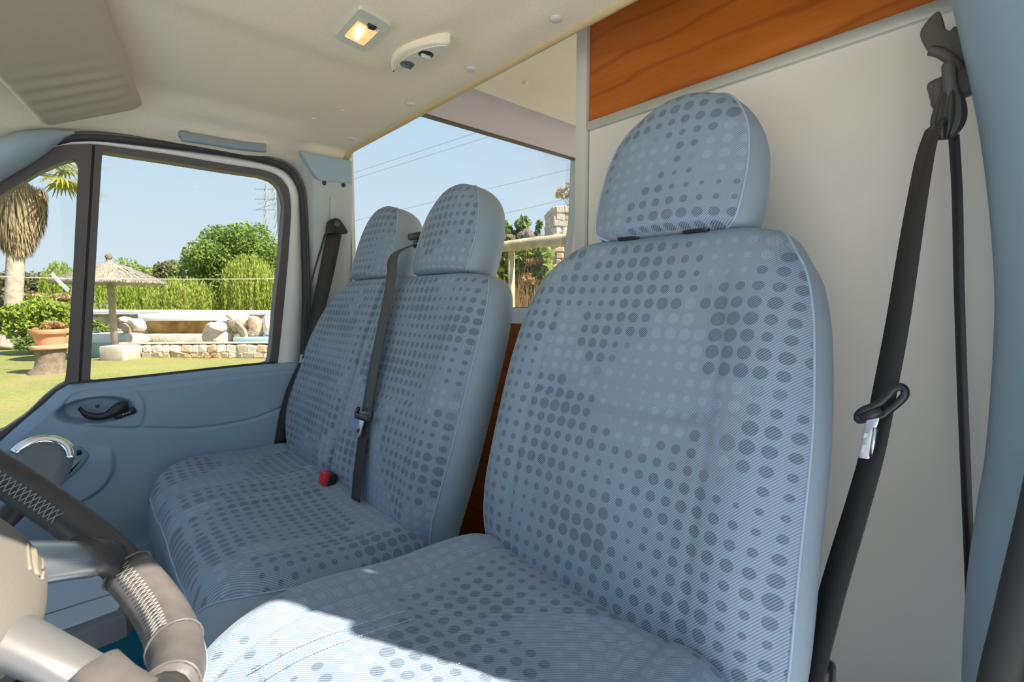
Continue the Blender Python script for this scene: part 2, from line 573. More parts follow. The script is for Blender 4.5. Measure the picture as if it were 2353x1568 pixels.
# passenger-side B pillar
bp = thing('trim_1', 'pale grey door pillar trim on the passenger side', 'pillar', (-1.76, 0.70, -0.6), kind='structure')
def bpil(s, t):
    z = -0.85 + 1.355 * t
    y0, y1 = 0.625 + 0.02 * smooth01(0.3, -0.3, z), 0.778
    prof = [(-0.55, 0.10), (0.0, 0.045), (0.08, 0.016), (0.2, 0.001), (0.9, 0.0), (1.0, 0.012)]
    i = min(int(s * 5), 4); f = s * 5 - i
    a, b = prof[i], prof[i + 1]
    q, dp = a[0] + (b[0] - a[0]) * f, a[1] + (b[1] - a[1]) * f
    lean = 0.03 * smooth01(-0.1, 0.5, z)
    return (-1.765 - dp + lean, y0 + (y1 - y0) * q, z)
obj('pillar_cover', surf(bpil, 20, 24), 'trim_pale', bp)
obj('pillar_side', join(box(-1.85, -1.752, 0.772, 0.786, -0.85, 0.55)), 'paint_cream', bp, smooth=False)
obj('pillar_cap', plate([(0.592, 0.505), (0.60, 0.488), (0.640, 0.425), (0.655, 0.415), (0.772, 0.425), (0.772, 0.505)], 0.020, lambda a, b, c: (-1.752 + c, a, b), 0.006), 'trim_mid', bp, sharp=40)
for u, v in ((745, 421), (789, 426), (754, 577)):
    p = on_x(u, v, -1.735)
    obj('screw_hole', lathe([(0.0075, 0.0), (0.007, 0.003), (0.0, 0.003)], p, 14, Matrix.Rotation(R(90), 3, 'Y')), 'black_plastic', bp)
obj('slot_cover', plate(rr(0.69, 0.722, 0.17, 0.37, 0.006, 3), 0.0025, lambda a, b, c: (-1.7345 - 0.03 * (1 - smooth01(-0.1, 0.5, b)) + c, a, b), 0.001), 'trim_pale', bp, smooth=False)

# A pillar trim at the front of the passenger door
ap = obj('trim_2', sweep(cr([(-1.775, 0.02, 0.448), (-1.775, -0.03, 0.422), (-1.77, -0.12, 0.35), (-1.775, -0.30, 0.17), (-1.79, -0.62, -0.16)], 6), circ(0.04, 14, 0.065), up=(0, -0.7, 0.7), scale=[0.12 + 0.80 * smooth01(0, 12, k) for k in range(25)]), 'trim_mid')
tag(ap, 'blue-grey windscreen pillar trim ahead of the passenger door', 'pillar', kind='structure')
ap2 = obj('trim_3', tube(cr([(0.0, 0.02, 0.452), (0.01, -0.12, 0.34), (0.02, -0.35, 0.10), (0.03, -0.65, -0.20)], 6), 0.03, 12), 'trim_grey')
tag(ap2, 'grey windscreen pillar beside the driver', 'pillar', kind='structure')

# driver-side door opening: roof rail and B pillar
rail = obj('trim_4', rbox((-0.022, 0.36, 0.478), (0.075, 0.80, 0.05), 0.02, 3), 'trim_grey')
tag(rail, 'grey roof rail above the open driver door', 'rail', kind='structure')
pil = thing('trim_5', 'rounded blue-grey door pillar at the right edge beside the driver seat', 'pillar', (0.05, 0.78, -0.87), kind='structure')
rows = [(0.62, -0.162), (0.50, -0.134), (0.36, -0.103), (0.20, -0.070), (0.05, -0.050), (-0.05, -0.044), (-0.18, -0.043), (-0.26, -0.047), (-0.36, -0.050), (-0.50, -0.046), (-0.90, -0.03)]
path = cr([(e + 0.085, 0.80, z) for z, e in rows], 5)
obj('pillar_cover', sweep(path, circ(0.085, 28, 0.13), up=(1, 0, 0)), 'trim_grey', pil)
sp = cr([(0.062, 0.62, 0.42), (0.035, 0.625, 0.15), (0.018, 0.64, 0.0), (0.0115, 0.645, -0.158), (-0.001, 0.645, -0.30), (-0.009, 0.645, -0.40), (-0.012, 0.64, -0.6), (-0.012, 0.62, -0.86)], 6)
obj('door_seal', tube(sp, 0.020, 12), 'rubber', pil)
obj('door_seal_lip', tube([p + Vector((0.036, -0.012, 0)) for p in sp], 0.018, 10), 'frame_dark', pil)
fl_p = [(-0.045, 0.545, 0.50), (-0.022, 0.566, 0.41), (-0.002, 0.598, 0.31), (0.016, 0.635, 0.20), (0.024, 0.640, 0.08), (0.030, 0.640, -0.10), (0.030, 0.640, -0.86)]
obj('shade_flange', sweep(cr([(x, y + 0.03, z) for x, y, z in fl_p], 5), rr(-0.012, 0.012, -0.065, 0.065, 0.010, 3), up=(1, 0, 0)), 'trim_grey', pil)  # unseen flange, added and shaped to cut the sun patch on the seat
obj('sill_panel', box(0.03, 0.06, 0.62, 0.86, -0.9, 0.30), 'grey_dark', pil, smooth=False)
ws = obj('wall_right', join(box(-0.05, -0.02, 0.96, 3.3, -0.9, -0.08), box(-0.05, -0.02, 0.96, 1.12, -0.08, 0.45), box(-0.05, -0.02, 2.5, 3.3, -0.08, 0.45), box(-0.03, 0.05, -0.6, 0.68, -0.98, -0.86)), 'paint_cream', smooth=False)  # opening in the rear part is added to let sun brighten the roof lining
tag(ws, 'driver side wall and door sill of the van', 'wall', kind='structure')

# ------------------------------------------------------------------ passenger door
XD = -1.80
def P(pts, x=XD):
    out = []
    for u, v in pts:
        p = on_x(u, v, x)
        out.append((p.y, p.z))
    return out
door = thing('door_1', 'blue-grey passenger door with dark framed windows', 'door', (-1.80, 0.1, -0.87), kind='structure')
main_win = P([(235, 349), (380, 371), (523, 394), (600, 405), (630, 416), (645, 436), (652, 470), (652, 488), (643, 600), (631, 700), (624, 790), (619, 830), (612, 835), (420, 858), (207, 880), (215, 700), (226, 500)])
quarter = P([(172, 366), (180, 376), (178, 420), (168, 620), (155, 820), (150, 878), (128, 890), (100, 912), (60, 952), (0, 993)]) + [(-0.45, -0.40), (-0.64, -0.24)] + P([(-100, 520), (0, 452), (90, 396), (150, 370)])
out_main = P([(219, 333), (244, 335), (380, 354), (523, 378), (600, 390), (640, 405), (663, 436), (668, 488), (661, 600), (652, 700), (637, 842), (420, 868), (186, 893)])
out_q = P([(212, 333), (179, 893), (152, 897), (128, 902), (104, 926), (62, 968), (0, 1016)]) + [(-0.50, -0.44), (-0.70, -0.25)] + P([(-120, 498), (0, 415), (70, 358), (140, 336)])
obj('window_frame', ringplate(out_main, main_win, 120, yz(XD), -0.04, 0.004), 'frame_dark', door, smooth=False)
obj('quarter_frame', ringplate(out_q, quarter, 120, yz(XD), -0.04, 0.007), 'frame_dark', door, smooth=False)
obj('divider_core', sweep([(XD - 0.018, 0.054, 0.43), (XD - 0.018, -0.014, -0.24)], [(0.014, 0.018), (-0.014, 0.018), (-0.014, -0.018), (0.014, -0.018)], up=(1, 0, 0)), 'rubber', door, smooth=False)
g = obj('window_pane', box(-1.822, -1.819, -0.02, 0.60, -0.25, 0.44), 'glass', door, smooth=False)
g = obj('quarter_pane', plate(out_q, 0.003, yz(-1.8225), 0.0005), 'glass', door, smooth=False)
ci = P([(637, 845), (652, 700), (661, 600), (668, 488), (663, 436), (640, 405), (600, 390), (523, 378), (380, 354), (244, 335), (200, 332), (140, 336), (70, 358), (0, 415), (-120, 498)])
cox = P([(688, 845), (694, 700), (692, 600), (688, 488), (684, 436), (657, 397), (610, 378), (523, 361), (380, 342), (244, 326), (190, 324), (140, 329), (70, 351), (0, 409), (-122, 490)])
ci = cr([(a, b, 0) for a, b in ci], 5); cox = cr([(a, b, 0) for a, b in cox], 5)
n = len(ci)
V = [(XD - 0.03, p.x, p.y) for p in ci] + [(XD + 0.004, p.x, p.y) for p in ci] + [(XD + 0.010, p.x * 0.5 + q.x * 0.5, p.y * 0.5 + q.y * 0.5) for p, q in zip(ci, cox)] + [(XD + 0.004, p.x, p.y) for p in cox] + [(XD - 0.05, p.x, p.y) for p in cox]
obj('door_frame', (V, [(k * n + i, k * n + i + 1, (k + 1) * n + i + 1, (k + 1) * n + i) for k in range(4) for i in range(n - 1)]), 'paint_cream', door, label='cream painted steel door frame')
sc_ = P([(705, 900), (703, 838), (702, 700), (700, 600), (696, 488), (690, 436), (664, 392), (613, 370), (523, 352), (380, 333), (244, 318), (180, 317), (140, 322), (70, 343), (0, 400), (-120, 482)])
obj('weather_seal', tube(cr([(XD + 0.01, a, b) for a, b in sc_], 6), 0.0125, 10), 'rubber', door)
obj('seal_lip', tube(cr([(XD + 0.018, a + 0.004, b + 0.008) for a, b in sc_], 6), 0.005, 6), 'frame_dark', door)

def sill_z(y):
    if y > -0.03:
        return -0.231 + 0.012 * smooth01(0.0, 0.5, y)
    pts = [(-0.70, -0.475), (-0.45, -0.435), (-0.30, -0.41), (-0.168, -0.362), (-0.125, -0.318), (-0.083, -0.278), (-0.055, -0.247), (-0.03, -0.231)]
    for (a, b), (c, d) in zip(pts, pts[1:]):
        if y <= c:
            return b + (d - b) * max(0, (y - a)) / (c - a)
    return -0.231
XP = -1.752
gr = [cr([(a, b, 0) for a, b in P(q, XP)], 36, cl) for q, cl in (
    ([(147, 945), (156, 921), (190, 904), (240, 897), (310, 894), (328, 912), (337, 935), (334, 960), (318, 984), (230, 983), (180, 975), (156, 962)], True),
    ([(318, 984), (420, 986), (500, 979), (580, 963), (650, 936), (700, 910)], False),
    ([(300, 893), (420, 878), (560, 862), (680, 852)], False))]
grs = np.array([[p.x, p.y] for q in gr for p in q])
GW = 0.0042
sc0 = on_x(150, 1075, XP); sr0 = (on_x(262, 1062, XP) - sc0).length
rc0 = on_x(222, 944, XP); rcx = abs(on_x(314, 944, XP).y - rc0.y); rcz = abs(on_x(222, 912, XP).z - rc0.z)
NY, NZ = 440, 260
V, Fc = [], []
ys = np.linspace(-0.70, 0.655, NY + 1)
for j in range(NZ + 1):
    t = j / NZ
    for i in range(NY + 1):
        y = ys[i]
        zs = sill_z(y)
        z = -0.88 + (zs + 0.88) * (t ** 0.8)
        V.append((0, y, z))
A = np.array(V)
zsa = np.array([sill_z(y) for y in A[:, 1]])
dz = zsa - A[:, 2]
sm = lambda a, b, x: (lambda q: q * q * (3 - 2 * q))(np.clip((x - a) / (b - a), 0, 1))
X = XD + 0.010 + 0.034 * np.sqrt(np.clip(dz / 0.035, 0, 1)) + 0.012 * sm(0.05, 0.30, dz) - 0.03 * sm(0.35, 0.6, dz)
near = (A[:, 2] > -0.45) & (A[:, 1] > -0.2)
idx = np.where(near)[0]
dm = np.full(len(A), 9.0)
for c in range(0, len(idx), 4000):
    q = idx[c:c + 4000]
    dm[q] = np.sqrt(((A[q][:, None, 1:] - grs[None]) ** 2).sum(2)).min(1)
X -= 0.006 * np.exp(-(dm / GW) ** 2)
e = ((A[:, 1] - rc0.y) / rcx) ** 2 + ((A[:, 2] - rc0.z) / rcz) ** 2
X -= 0.044 * sm(1.0, 0.45, e) * (1 - 0.55 * sm(rc0.y, rc0.y + rcx, A[:, 1]))
ds = np.sqrt((A[:, 1] - sc0.y) ** 2 + (A[:, 2] - sc0.z) ** 2)
X += 0.010 * sm(sr0 + 0.006, sr0 - 0.006, ds) * sm(-0.40, -0.45, A[:, 2])
A[:, 0] = X
Fc = [(j * (NY + 1) + i, j * (NY + 1) + i + 1, (j + 1) * (NY + 1) + i + 1, (j + 1) * (NY + 1) + i) for j in range(NZ) for i in range(NY)]
obj('door_panel', (A, Fc), 'trim_grey', door)
obj('sill_seal', tube([(XD + 0.004, y, sill_z(y) + 0.002) for y in np.linspace(-0.6, 0.50, 60)], 0.005, 6), 'rubber', door)
# inner handle
hp = [on_x(u, v, XP - 0.004 + o) for u, v, o in ((182, 938, -0.016), (196, 952, -0.008), (215, 958, 0.002), (240, 957, 0.008), (260, 948, 0.010), (277, 938, 0.008), (292, 935, 0.004))]
hpc = cr(hp, 5)
hnd = obj('door_handle', sweep(hpc, circ(0.010, 12, 0.007), up=(0, 0, 1), scale=[0.45 + 0.55 * smooth01(0, 8, k) + 0.75 * smooth01(14, 26, k) for k in range(len(hpc))]), 'black_plastic', door, label='black curved inner door handle')
q = on_x(287, 950, XP)
lk = obj('lock_button', xf(rbox((0, 0, 0), (0.012, 0.052, 0.020), 0.005, 3), Matrix.Translation(q) @ Matrix.Rotation(R(14), 4, 'X')), 'black_plastic', hnd)
for k in range(3):
    obj('lock_mark', xf(rbox((0.0066, -0.004 + 0.007 * k, 0.0), (0.001, 0.004, 0.0035), 0.0005, 1), Matrix.Translation(q) @ Matrix.Rotation(R(14), 4, 'X')), 'cap_white', lk)
p = on_x(224, 934, XP - 0.026)
obj('handle_screw', lathe([(0.005, 0.0), (0.004, 0.003), (0, 0.003)], p, 12, Matrix.Rotation(R(90), 3, 'Y')), 'frame_dark', door)
pk = obj('pull_pocket', plate([tuple(q) for q in cr([(a, b, 0) for a, b in P([(160, 1036), (182, 1030), (203, 1044), (203, 1056), (185, 1080), (150, 1110), (128, 1118), (135, 1080)], XP + 0.02)], 4, True)], 0.028, lambda a, b, c: (XP - 0.005 + c, a, b), 0.012), 'trim_grey', door)
q = on_x(178, 1041, XP + 0.026)
obj('window_switch', rbox(q, (0.008, 0.018, 0.014), 0.004, 2), 'black_plastic', pk)
obj('pocket_shell', join(box(-1.81, -1.74, -0.6, 0.6, -0.88, -0.72)), 'trim_grey', door, smooth=False)
# ------------------------------------------------------------------ upholstery
KB = 0.32
HB = Vector((0, KB, 1)).normalized()
NBK = Vector((0, -1, KB)).normalized()
def interp(tab, n):
    """rows of a table refined by Catmull-Rom in each column; returns n+1 rows"""
    m = len(tab) - 1
    out = []
    for k in range(n + 1):
        g = k / n * m
        i = min(int(g), m - 1); t = g - i
        row = []
        for c in range(len(tab[0])):
            a, b, cc, d = tab[max(i - 1, 0)][c], tab[i][c], tab[i + 1][c], tab[min(i + 2, m)][c]
            row.append(0.5 * (2 * b + (cc - a) * t + (2 * a - 5 * b + 4 * cc - d) * t * t + (3 * b - a - 3 * cc + d) * t ** 3))
        out.append(row)
    return out
def pad(name, root, O, X, H, N, tab, T, dfun, ns=90, nr=110, uvo=(0, 0), fab=1.0, fmat='fabric', smat='vinyl', bul=0.008, pip=0.0020, close_bottom=True, part=None, vs=1):
    """upholstered pad. tab rows: (h, wl, wr, back). front face fabric for the first `fab` of the rows, shell in vinyl"""
    O, X, H, N = Vector(O), Vector(X), Vector(H), Vector(N)
    rows = interp(tab, nr)
    KS, KBK = 8, 6
    FV, FU, SV = [], [], []
    for h, wl_, wr_, bk in rows:
        base = O + H * h
        fr_ = []
        for i in range(ns + 1):
            s_ = -1 + 2 * i / ns
            x = s_ * (wr_ if s_ > 0 else wl_)
            d = dfun(s_, h, x) - bk
            FV.append(base + X * x + N * d)
            FU.append((x + uvo[0], vs * (h - bk * 0.6) + uvo[1]))
        dR, dL = dfun(1, h, wr_) - bk, dfun(-1, h, -wl_) - bk
        ring = []
        for k in range(KS + 1):
            q = k / KS
            a = math.sin(math.pi * min(1, q * 1.25)) if q < 0.8 else 0
            sh = -0.022 * max(0, (q - 0.7) / 0.3) ** 2
            ring.append(base + X * (wr_ + bul * a + sh) + N * (dR + (-T - dR) * q if -T < dR else dR))
        for k in range(1, KBK):
            q = k / KBK
            ring.append(base + X * ((wr_ - 0.022) + (-(wl_ + wr_) + 0.044) * q) + N * min(-T, dR))
        for k in range(KS, -1, -1):
            q = k / KS
            a = math.sin(math.pi * min(1, q * 1.25)) if q < 0.8 else 0
            sh = -0.022 * max(0, (q - 0.7) / 0.3) ** 2
            ring.append(base - X * (wl_ + bul * a + sh) + N * (dL + (-T - dL) * q if -T < dL else dL))
        SV.append(ring)
    kf = int(round(nr * fab))
    FF = [(j * (ns + 1) + i, j * (ns + 1) + i + 1, (j + 1) * (ns + 1) + i + 1, (j + 1) * (ns + 1) + i) for j in range(kf) for i in range(ns)]
    m = len(SV[0])
    V = [p for r_ in SV for p in r_]
    Fc = [(j * m + i, j * m + i + 1, (j + 1) * m + i + 1, (j + 1) * m + i) for j in range(nr) for i in range(m - 1)]
    Fc = [f[::-1] for f in Fc]
    if fab < 1:                                                   # vinyl front beyond the fabric
        o = len(V)
        V += FV[kf * (ns + 1):]
        Fc += [(o + j * (ns + 1) + i, o + j * (ns + 1) + i + 1, o + (j + 1) * (ns + 1) + i + 1, o + (j + 1) * (ns + 1) + i) for j in range(nr - kf) for i in range(ns)]
    o = len(V)                                                    # caps
    V += FV[nr * (ns + 1):] + SV[nr]
    top = [o + i for i in range(ns + 1)] + [o + ns + 1 + i for i in range(1, m - 1)]
    cpt = sum((V[i] for i in top), Vector()) / len(top)
    V.append(cpt)
    Fc += [(top[i], top[(i + 1) % len(top)], len(V) - 1) for i in range(len(top))]
    if close_bottom:
        o = len(V)
        V += FV[:ns + 1] + SV[0]
        bot = [o + i for i in range(ns + 1)] + [o + ns + 1 + i for i in range(1, m - 1)]
        Fc.append(tuple(reversed(bot)))
    if X.cross(H).dot(N) < 0:
        Fc = [f[::-1] for f in Fc]; FF = [f[::-1] for f in FF]
    shell = obj(name, (V, Fc), smat, root)
    keep = FV[:(kf + 1) * (ns + 1)]
    obj(part or 'fabric_cover', (keep, FF, FU[:len(keep)]), fmat, shell)
    pp = [FV[j * (ns + 1)] for j in range(kf + 1)] + [FV[kf * (ns + 1) + i] for i in range(1, ns, 3)] + [FV[j * (ns + 1) + ns] for j in range(kf, -1, -1)]
    obj('piping', tube(pp[::2], pip, 6), 'piping', shell)
    return shell, FV, ns + 1
def gs(x, w_):
    return math.exp(-(x / w_) ** 2)

# driver seat
DX = -0.457
ds_ = thing('driver_seat', 'nearest single seat in dotted grey-blue fabric with tall headrest', 'car seat', (DX, 0.35, -0.87))
def d_back(s_, h, x):
    a = abs(s_)
    d = 0.022 * gs(a - 0.80, 0.22) * smooth01(0.60, 0.35, h) * smooth01(-0.05, 0.1, h) - 0.030 * a ** 7 + 0.010
    hc = 0.285 - 0.02 * (1 - a * a)
    d -= 0.007 * gs(h - hc, 0.006) * smooth01(0.66, 0.56, a)
    d += 0.012 * gs(h - hc + 0.10, 0.11) * (1 - a * a)
    d -= 0.0035 * gs(a - 0.60, 0.014) * smooth01(0.56, 0.40, h)
    return d
tb = [(-0.115, .215, .268, .03), (-0.05, .234, .282, .008), (0.0, .255, .286, 0), (0.06, .268, .285, 0), (0.15, .274, .281, 0), (0.25, .277, .277, 0), (0.33, .275, .270, 0), (0.42, .264, .257, 0), (0.48, .246, .241, 0.0), (0.515, .222, .222, .002), (0.545, .188, .203, .010), (0.560, .160, .185, .026), (0.566, .140, .17, .05)]
pad('backrest', ds_, (DX, 0.55, -0.42), (1, 0, 0), HB, NBK, tb, 0.115, d_back, uvo=(0.31, 0.12))
th_ = [(-0.004, .100, .100, .028), (-0.001, .118, .118, .010), (0.008, .127, .127, .002), (0.04, .132, .131, 0), (0.09, .133, .131, 0), (0.14, .128, .124, 0), (0.175, .116, .111, 0), (0.205, .097, .092, .003), (0.225, .075, .070, .009), (0.238, .048, .045, .020), (0.243, .022, .022, .032)]
def d_head(s_, h, x):
    return 0.024 * (1 - abs(s_) ** 2.6) - 0.006
HRO = Vector((-0.440, 0.705, 0.118))
hr, _, _ = pad('headrest', ds_, HRO, (1, 0, 0), HB, NBK, th_, 0.115, d_head, ns=48, nr=60, uvo=(0.9, 0.33), bul=0.010)
for dx in (-0.062, 0.062):
    obj('headrest_post', tube([(-0.44 + dx, 0.735, 0.06), (-0.44 + dx, 0.757, 0.16)], 0.011, 10), 'black_plastic', hr)
    obj('post_collar', rbox((-0.44 + dx, 0.735, 0.112), (0.045, 0.035, 0.018), 0.006), 'black_plastic', hr)
def d_cush(s_, h, x):
    a = abs(s_)
    d = 0.02 * gs(a - 0.80, 0.22) - 0.035 * a ** 7 + 0.030 * smooth01(0.12, 0.38, h) + 0.006 * (1 - a * a)
    d -= 0.004 * gs(a - 0.60, 0.016)
    d -= 0.004 * gs(h - 0.20, 0.010) * smooth01(0.62, 0.55, a)
    return d
tc_ = [(-0.03, .25, .25, 0.02), (0.02, .268, .268, .0), (0.10, .283, .275, 0), (0.20, .280, .275, 0), (0.29, .272, .270, 0), (0.36, .255, .262, .002), (0.41, .235, .25, .008), (0.45, .212, .236, .022), (0.475, .195, .222, .048), (0.487, .185, .215, .080), (0.490, .18, .21, .15)]
cu, FVd, nsd = pad('seat_cushion', ds_, (DX, 0.53, -0.435), (1, 0, 0), (0, -1, 0), (0, 0, 1), tc_, 0.16, d_cush, vs=-1, uvo=(0.07, 1.33), fab=0.86)
# two rows of stitching on the cushion front
sv = []
for xx in (-0.557, -0.535, -0.430, -0.408):
    for k in range(52):
        def cp(hh):
            x = xx - DX
            return Vector((xx, 0.53 - hh, -0.435 + d_cush(x / 0.268, hh, x) + 0.0012 - (0.006 * smooth01(0.36, 0.43, hh))))
        h0 = 0.225 + 0.19 * k / 52
        a_, b_ = cp(h0), cp(h0 + 0.0025)
        sv.append(sweep([a_, b_], circ(0.0006, 4), up=(0, 0, 1)))
obj('stitching', join(*sv), 'thread', cu, kind='stuff')
obj('seat_base', join(rbox((DX, 0.30, -0.73), (0.42, 0.40, 0.26), 0.02)), 'grey_dark', ds_)

# passenger bench
BX = -1.305
bn = thing('passenger_bench', 'double passenger bench in dotted grey-blue fabric with two headrests', 'car seat', (BX, 0.32, -0.87))
def b_back(s_, h, x):
    a = abs(s_)
    c = abs(a - 0.5) * 2
    d = 0.018 * gs(c - 0.78, 0.25) * smooth01(0.58, 0.35, h) - 0.032 * a ** 14 + 0.008
    d -= 0.022 * gs(s_ - 0.015, 0.016)
    d += 0.012 * gs(h - 0.18, 0.12) * (1 - c * c)
    d -= 0.006 * gs(h - 0.27 + 0.015 * (1 - c * c), 0.008) * smooth01(0.68, 0.56, c)
    d -= 0.0035 * gs(c - 0.60, 0.02) * smooth01(0.56, 0.40, h)
    return d
tbb = [(-0.03, .37, .462, .02), (0.02, .41, .468, .004), (0.08, .455, .474, 0), (0.16, .480, .478, 0), (0.25, .478, .480, 0), (0.34, .458, .480, 0), (0.42, .432, .479, 0), (0.48, .402, .474, 0), (0.52, .365, .466, .0), (0.55, .325, .454, .003), (0.57, .285, .436, .012), (0.580, .255, .418, .030), (0.584, .235, .405, .05)]
pad('backrest', bn, (BX, 0.50, -0.48), (1, 0, 0), HB, NBK, tbb, 0.12, b_back, ns=160, nr=110, uvo=(2.2, 0.4), bul=0.012)
for cx_, uvx in ((-1.058, 3.1), (-1.462, 3.7)):
    hrb, _, _ = pad('headrest', bn, (cx_, 0.683, 0.075), (1, 0, 0), HB, NBK, [(a, b * 0.985, c * 0.985, d) for a, b, c, d in th_], 0.115, d_head, ns=44, nr=54, uvo=(uvx, 0.2), bul=0.012)
    for dx in (-0.055, 0.055):
        obj('headrest_post', tube([(cx_ + dx, 0.70, 0.02), (cx_ + dx, 0.725, 0.12)], 0.010, 8), 'black_plastic', hrb)
def b_cush(s_, h, x):
    a = abs(s_)
    c = abs(a - 0.5) * 2
    d = 0.016 * gs(c - 0.78, 0.3) - 0.030 * a ** 14 + 0.016 * smooth01(0.1, 0.32, h) - 0.008 * gs(s_, 0.05) * smooth01(0.35, 0.1, h)
    d -= 0.004 * gs(c - 0.60, 0.02) * smooth01(0.36, 0.3, h)
    return d
tbc = [(-0.04, .43, .455, .02), (0.02, .452, .468, 0), (0.10, .464, .472, 0), (0.20, .458, .466, 0), (0.28, .430, .450, 0), (0.33, .395, .425, .003), (0.365, .355, .395, .012), (0.388, .325, .368, .030), (0.400, .305, .350, .060), (0.404, .30, .345, .10), (0.404, .30, .345, .155)]
bc, FVb, nsb = pad('seat_cushion', bn, (BX, 0.515, -0.492), (1, 0, 0), (0, -1, 0), (0, 0, 1), tbc, 0.165, b_cush, vs=-1, ns=150, uvo=(4.2, 2.1), fab=0.80)
obj('bench_base', join(rbox((BX, 0.31, -0.77), (0.78, 0.32, 0.22), 0.015)), 'grey_dark', bn)
# belt tower of the middle place
twr = obj('belt_tower', rbox((-1.235, 0.80, 0.13), (0.085, 0.06, 0.20), 0.03, 4), 'trim_pale', bn, label='pale plastic belt tower between the headrests')
p = Vector((-1.225, 0.745, 0.182))
obj('belt_outlet', join(rbox(p, (0.066, 0.05, 0.020), 0.006), rbox(p + Vector((0.012, -0.006, -0.024)), (0.045, 0.03, 0.02), 0.005)), 'black_plastic', twr)

# seat belts --------------------------------------------------------
def tongue(parent, c, ux, uy, un, w_=0.068, mat='black_plastic'):
    """latch tongue: black grip with metal blade; ux across, uy down the blade, un off the surface"""
    mt = Matrix((ux, uy, un)).transposed().to_4x4(); mt.translation = c
    grip = obj('belt_tongue', xf(join(rbox((0, -0.004, 0), (w_, 0.016, 0.010), 0.004), rbox((-w_ / 2 + 0.004, -0.014, 0), (0.009, 0.026, 0.011), 0.004), rbox((w_ / 2 - 0.004, -0.014, 0), (0.009, 0.026, 0.011), 0.004)), mt), mat, parent)
    bl = plate([(-0.014, 0.004), (-0.0125, 0.040), (-0.009, 0.045), (0.009, 0.045), (0.0125, 0.040), (0.014, 0.004)], 0.003, lambda a, b, cc: mt @ Vector((a, b, cc)), 0.001)
    b_ = obj('metal_blade', bl, 'silver', grip, sharp=40)
    obj('blade_slot', xf(rbox((0, 0.030, 0.0032), (0.013, 0.010, 0.0014), 0.001, 1), mt), 'black_plastic', b_)
    obj('blade_mark', xf(rbox((0, 0.016, 0.0032), (0.010, 0.005, 0.0012), 0.001, 1), mt), 'cap_white', b_)
    return grip
def bench_pt(u, v, off):
    n_ = Vector((0, 1, -KB)); p0 = Vector((0, 0.50 - off, -0.48)); d = ray(u, v)
    return d * (n_.dot(p0) / n_.dot(d))
mb = thing('seat_belt', 'dark grey belt hanging down the middle of the passenger bench', 'seat belt', bench_pt(820, 1135, 0.02))
mp = [Vector((-1.228, 0.742, 0.165)), bench_pt(908, 585, 0.035), bench_pt(899, 640, 0.040), bench_pt(880, 740, 0.036), bench_pt(858, 850, 0.036), bench_pt(842, 945, 0.036)]
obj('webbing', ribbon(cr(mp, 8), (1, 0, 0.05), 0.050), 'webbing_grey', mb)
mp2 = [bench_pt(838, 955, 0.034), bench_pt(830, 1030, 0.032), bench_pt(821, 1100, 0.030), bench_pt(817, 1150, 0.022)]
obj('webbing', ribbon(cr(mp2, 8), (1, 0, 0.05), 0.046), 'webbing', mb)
tongue(mb, bench_pt(833, 963, 0.046), Vector((1, 0, 0.06)).normalized(), -HB, NBK, 0.086)
bk = thing('buckle', 'red and black seat belt buckle on the passenger bench', 'buckle', bench_pt(753, 1112, 0.03))
bq = bench_pt(753, 1104, 0.04)
bkb = obj('buckle_body', rbox(bq + Vector((0, 0, -0.008)), (0.046, 0.028, 0.056), 0.006, 3, (R(-14), 'X')), 'black_plastic', bk)
obj('release_button', rbox(bq + Vector((0.006, -0.010, 0.010)), (0.032, 0.018, 0.036), 0.005, 3, (R(-14), 'X')), 'red_plastic', bkb)

pb = thing('seat_belt', 'dark belt hanging from the passenger door pillar', 'seat belt', (-1.73, 0.52, -0.5))
an = on_x(768, 525, -1.722)
dr = obj('belt_anchor', xf(join(plate([tuple(q)[:2] for q in cr([(-0.036, -0.014, 0), (-0.022, 0.022, 0), (0.0, 0.033, 0), (0.022, 0.028, 0), (0.040, -0.010, 0), (0.036, -0.024, 0), (0.0, -0.022, 0), (-0.034, -0.020, 0)], 4, True)], 0.016, lambda a, b, c: (c, a, b), 0.005)), Matrix.Translation(an) @ Matrix.Rotation(R(12), 4, 'X')), 'black_plastic', pb, sharp=50)
obj('anchor_bolt', lathe([(0.011, 0.0), (0.010, 0.004), (0, 0.005)], an + Vector((0.015, 0.004, 0.013)), 16, Matrix.Rotation(R(90), 3, 'Y')), 'frame_dark', dr)
p1, p2 = an + Vector((0.004, -0.002, -0.018)), on_x(703, 822, -1.70)
pth = cr([p1, p1.lerp(p2, 0.33) + Vector((0.01, 0, 0)), p1.lerp(p2, 0.7) + Vector((0.01, 0, 0)), p2], 8)
wd = [Vector((0.25, 1, 0.3)).lerp(Vector((1, 0.25, 0.2)), (k / 24) ** 1.3) for k in range(25)]
obj('webbing', ribbon(pth, wd, 0.050), 'webbing', pb)
pr = [p + Vector((-0.012, -0.030, 0.0)) for p in pth]
obj('webbing', ribbon(cr([an + Vector((-0.006, -0.03, -0.02)), p2.lerp(an, 0.4) + Vector((-0.015, -0.035, 0)), p2 + Vector((-0.006, -0.01, 0))], 8), (1, 0.2, 0), 0.010), 'webbing', pb)
q3 = on_x(688, 850, -1.71)
tongue(pb, p2 + Vector((0.006, 0, -0.012)), Vector((0.55, 0.8, 0.1)).normalized(), Vector((-0.05, -0.25, -1)).normalized(), Vector((0.8, -0.5, 0.1)).normalized(), 0.05, 'trim_grey')
obj('webbing', ribbon(cr([p2 + Vector((0, -0.005, -0.02)), on_x(672, 900, -1.715), on_x(655, 960, -1.73), on_x(645, 1020, -1.735)], 8), [Vector((0.4, 1, 0.4)).lerp(Vector((0.2, 1, 0.5)), k / 24) for k in range(25)], 0.040), 'webbing', pb)

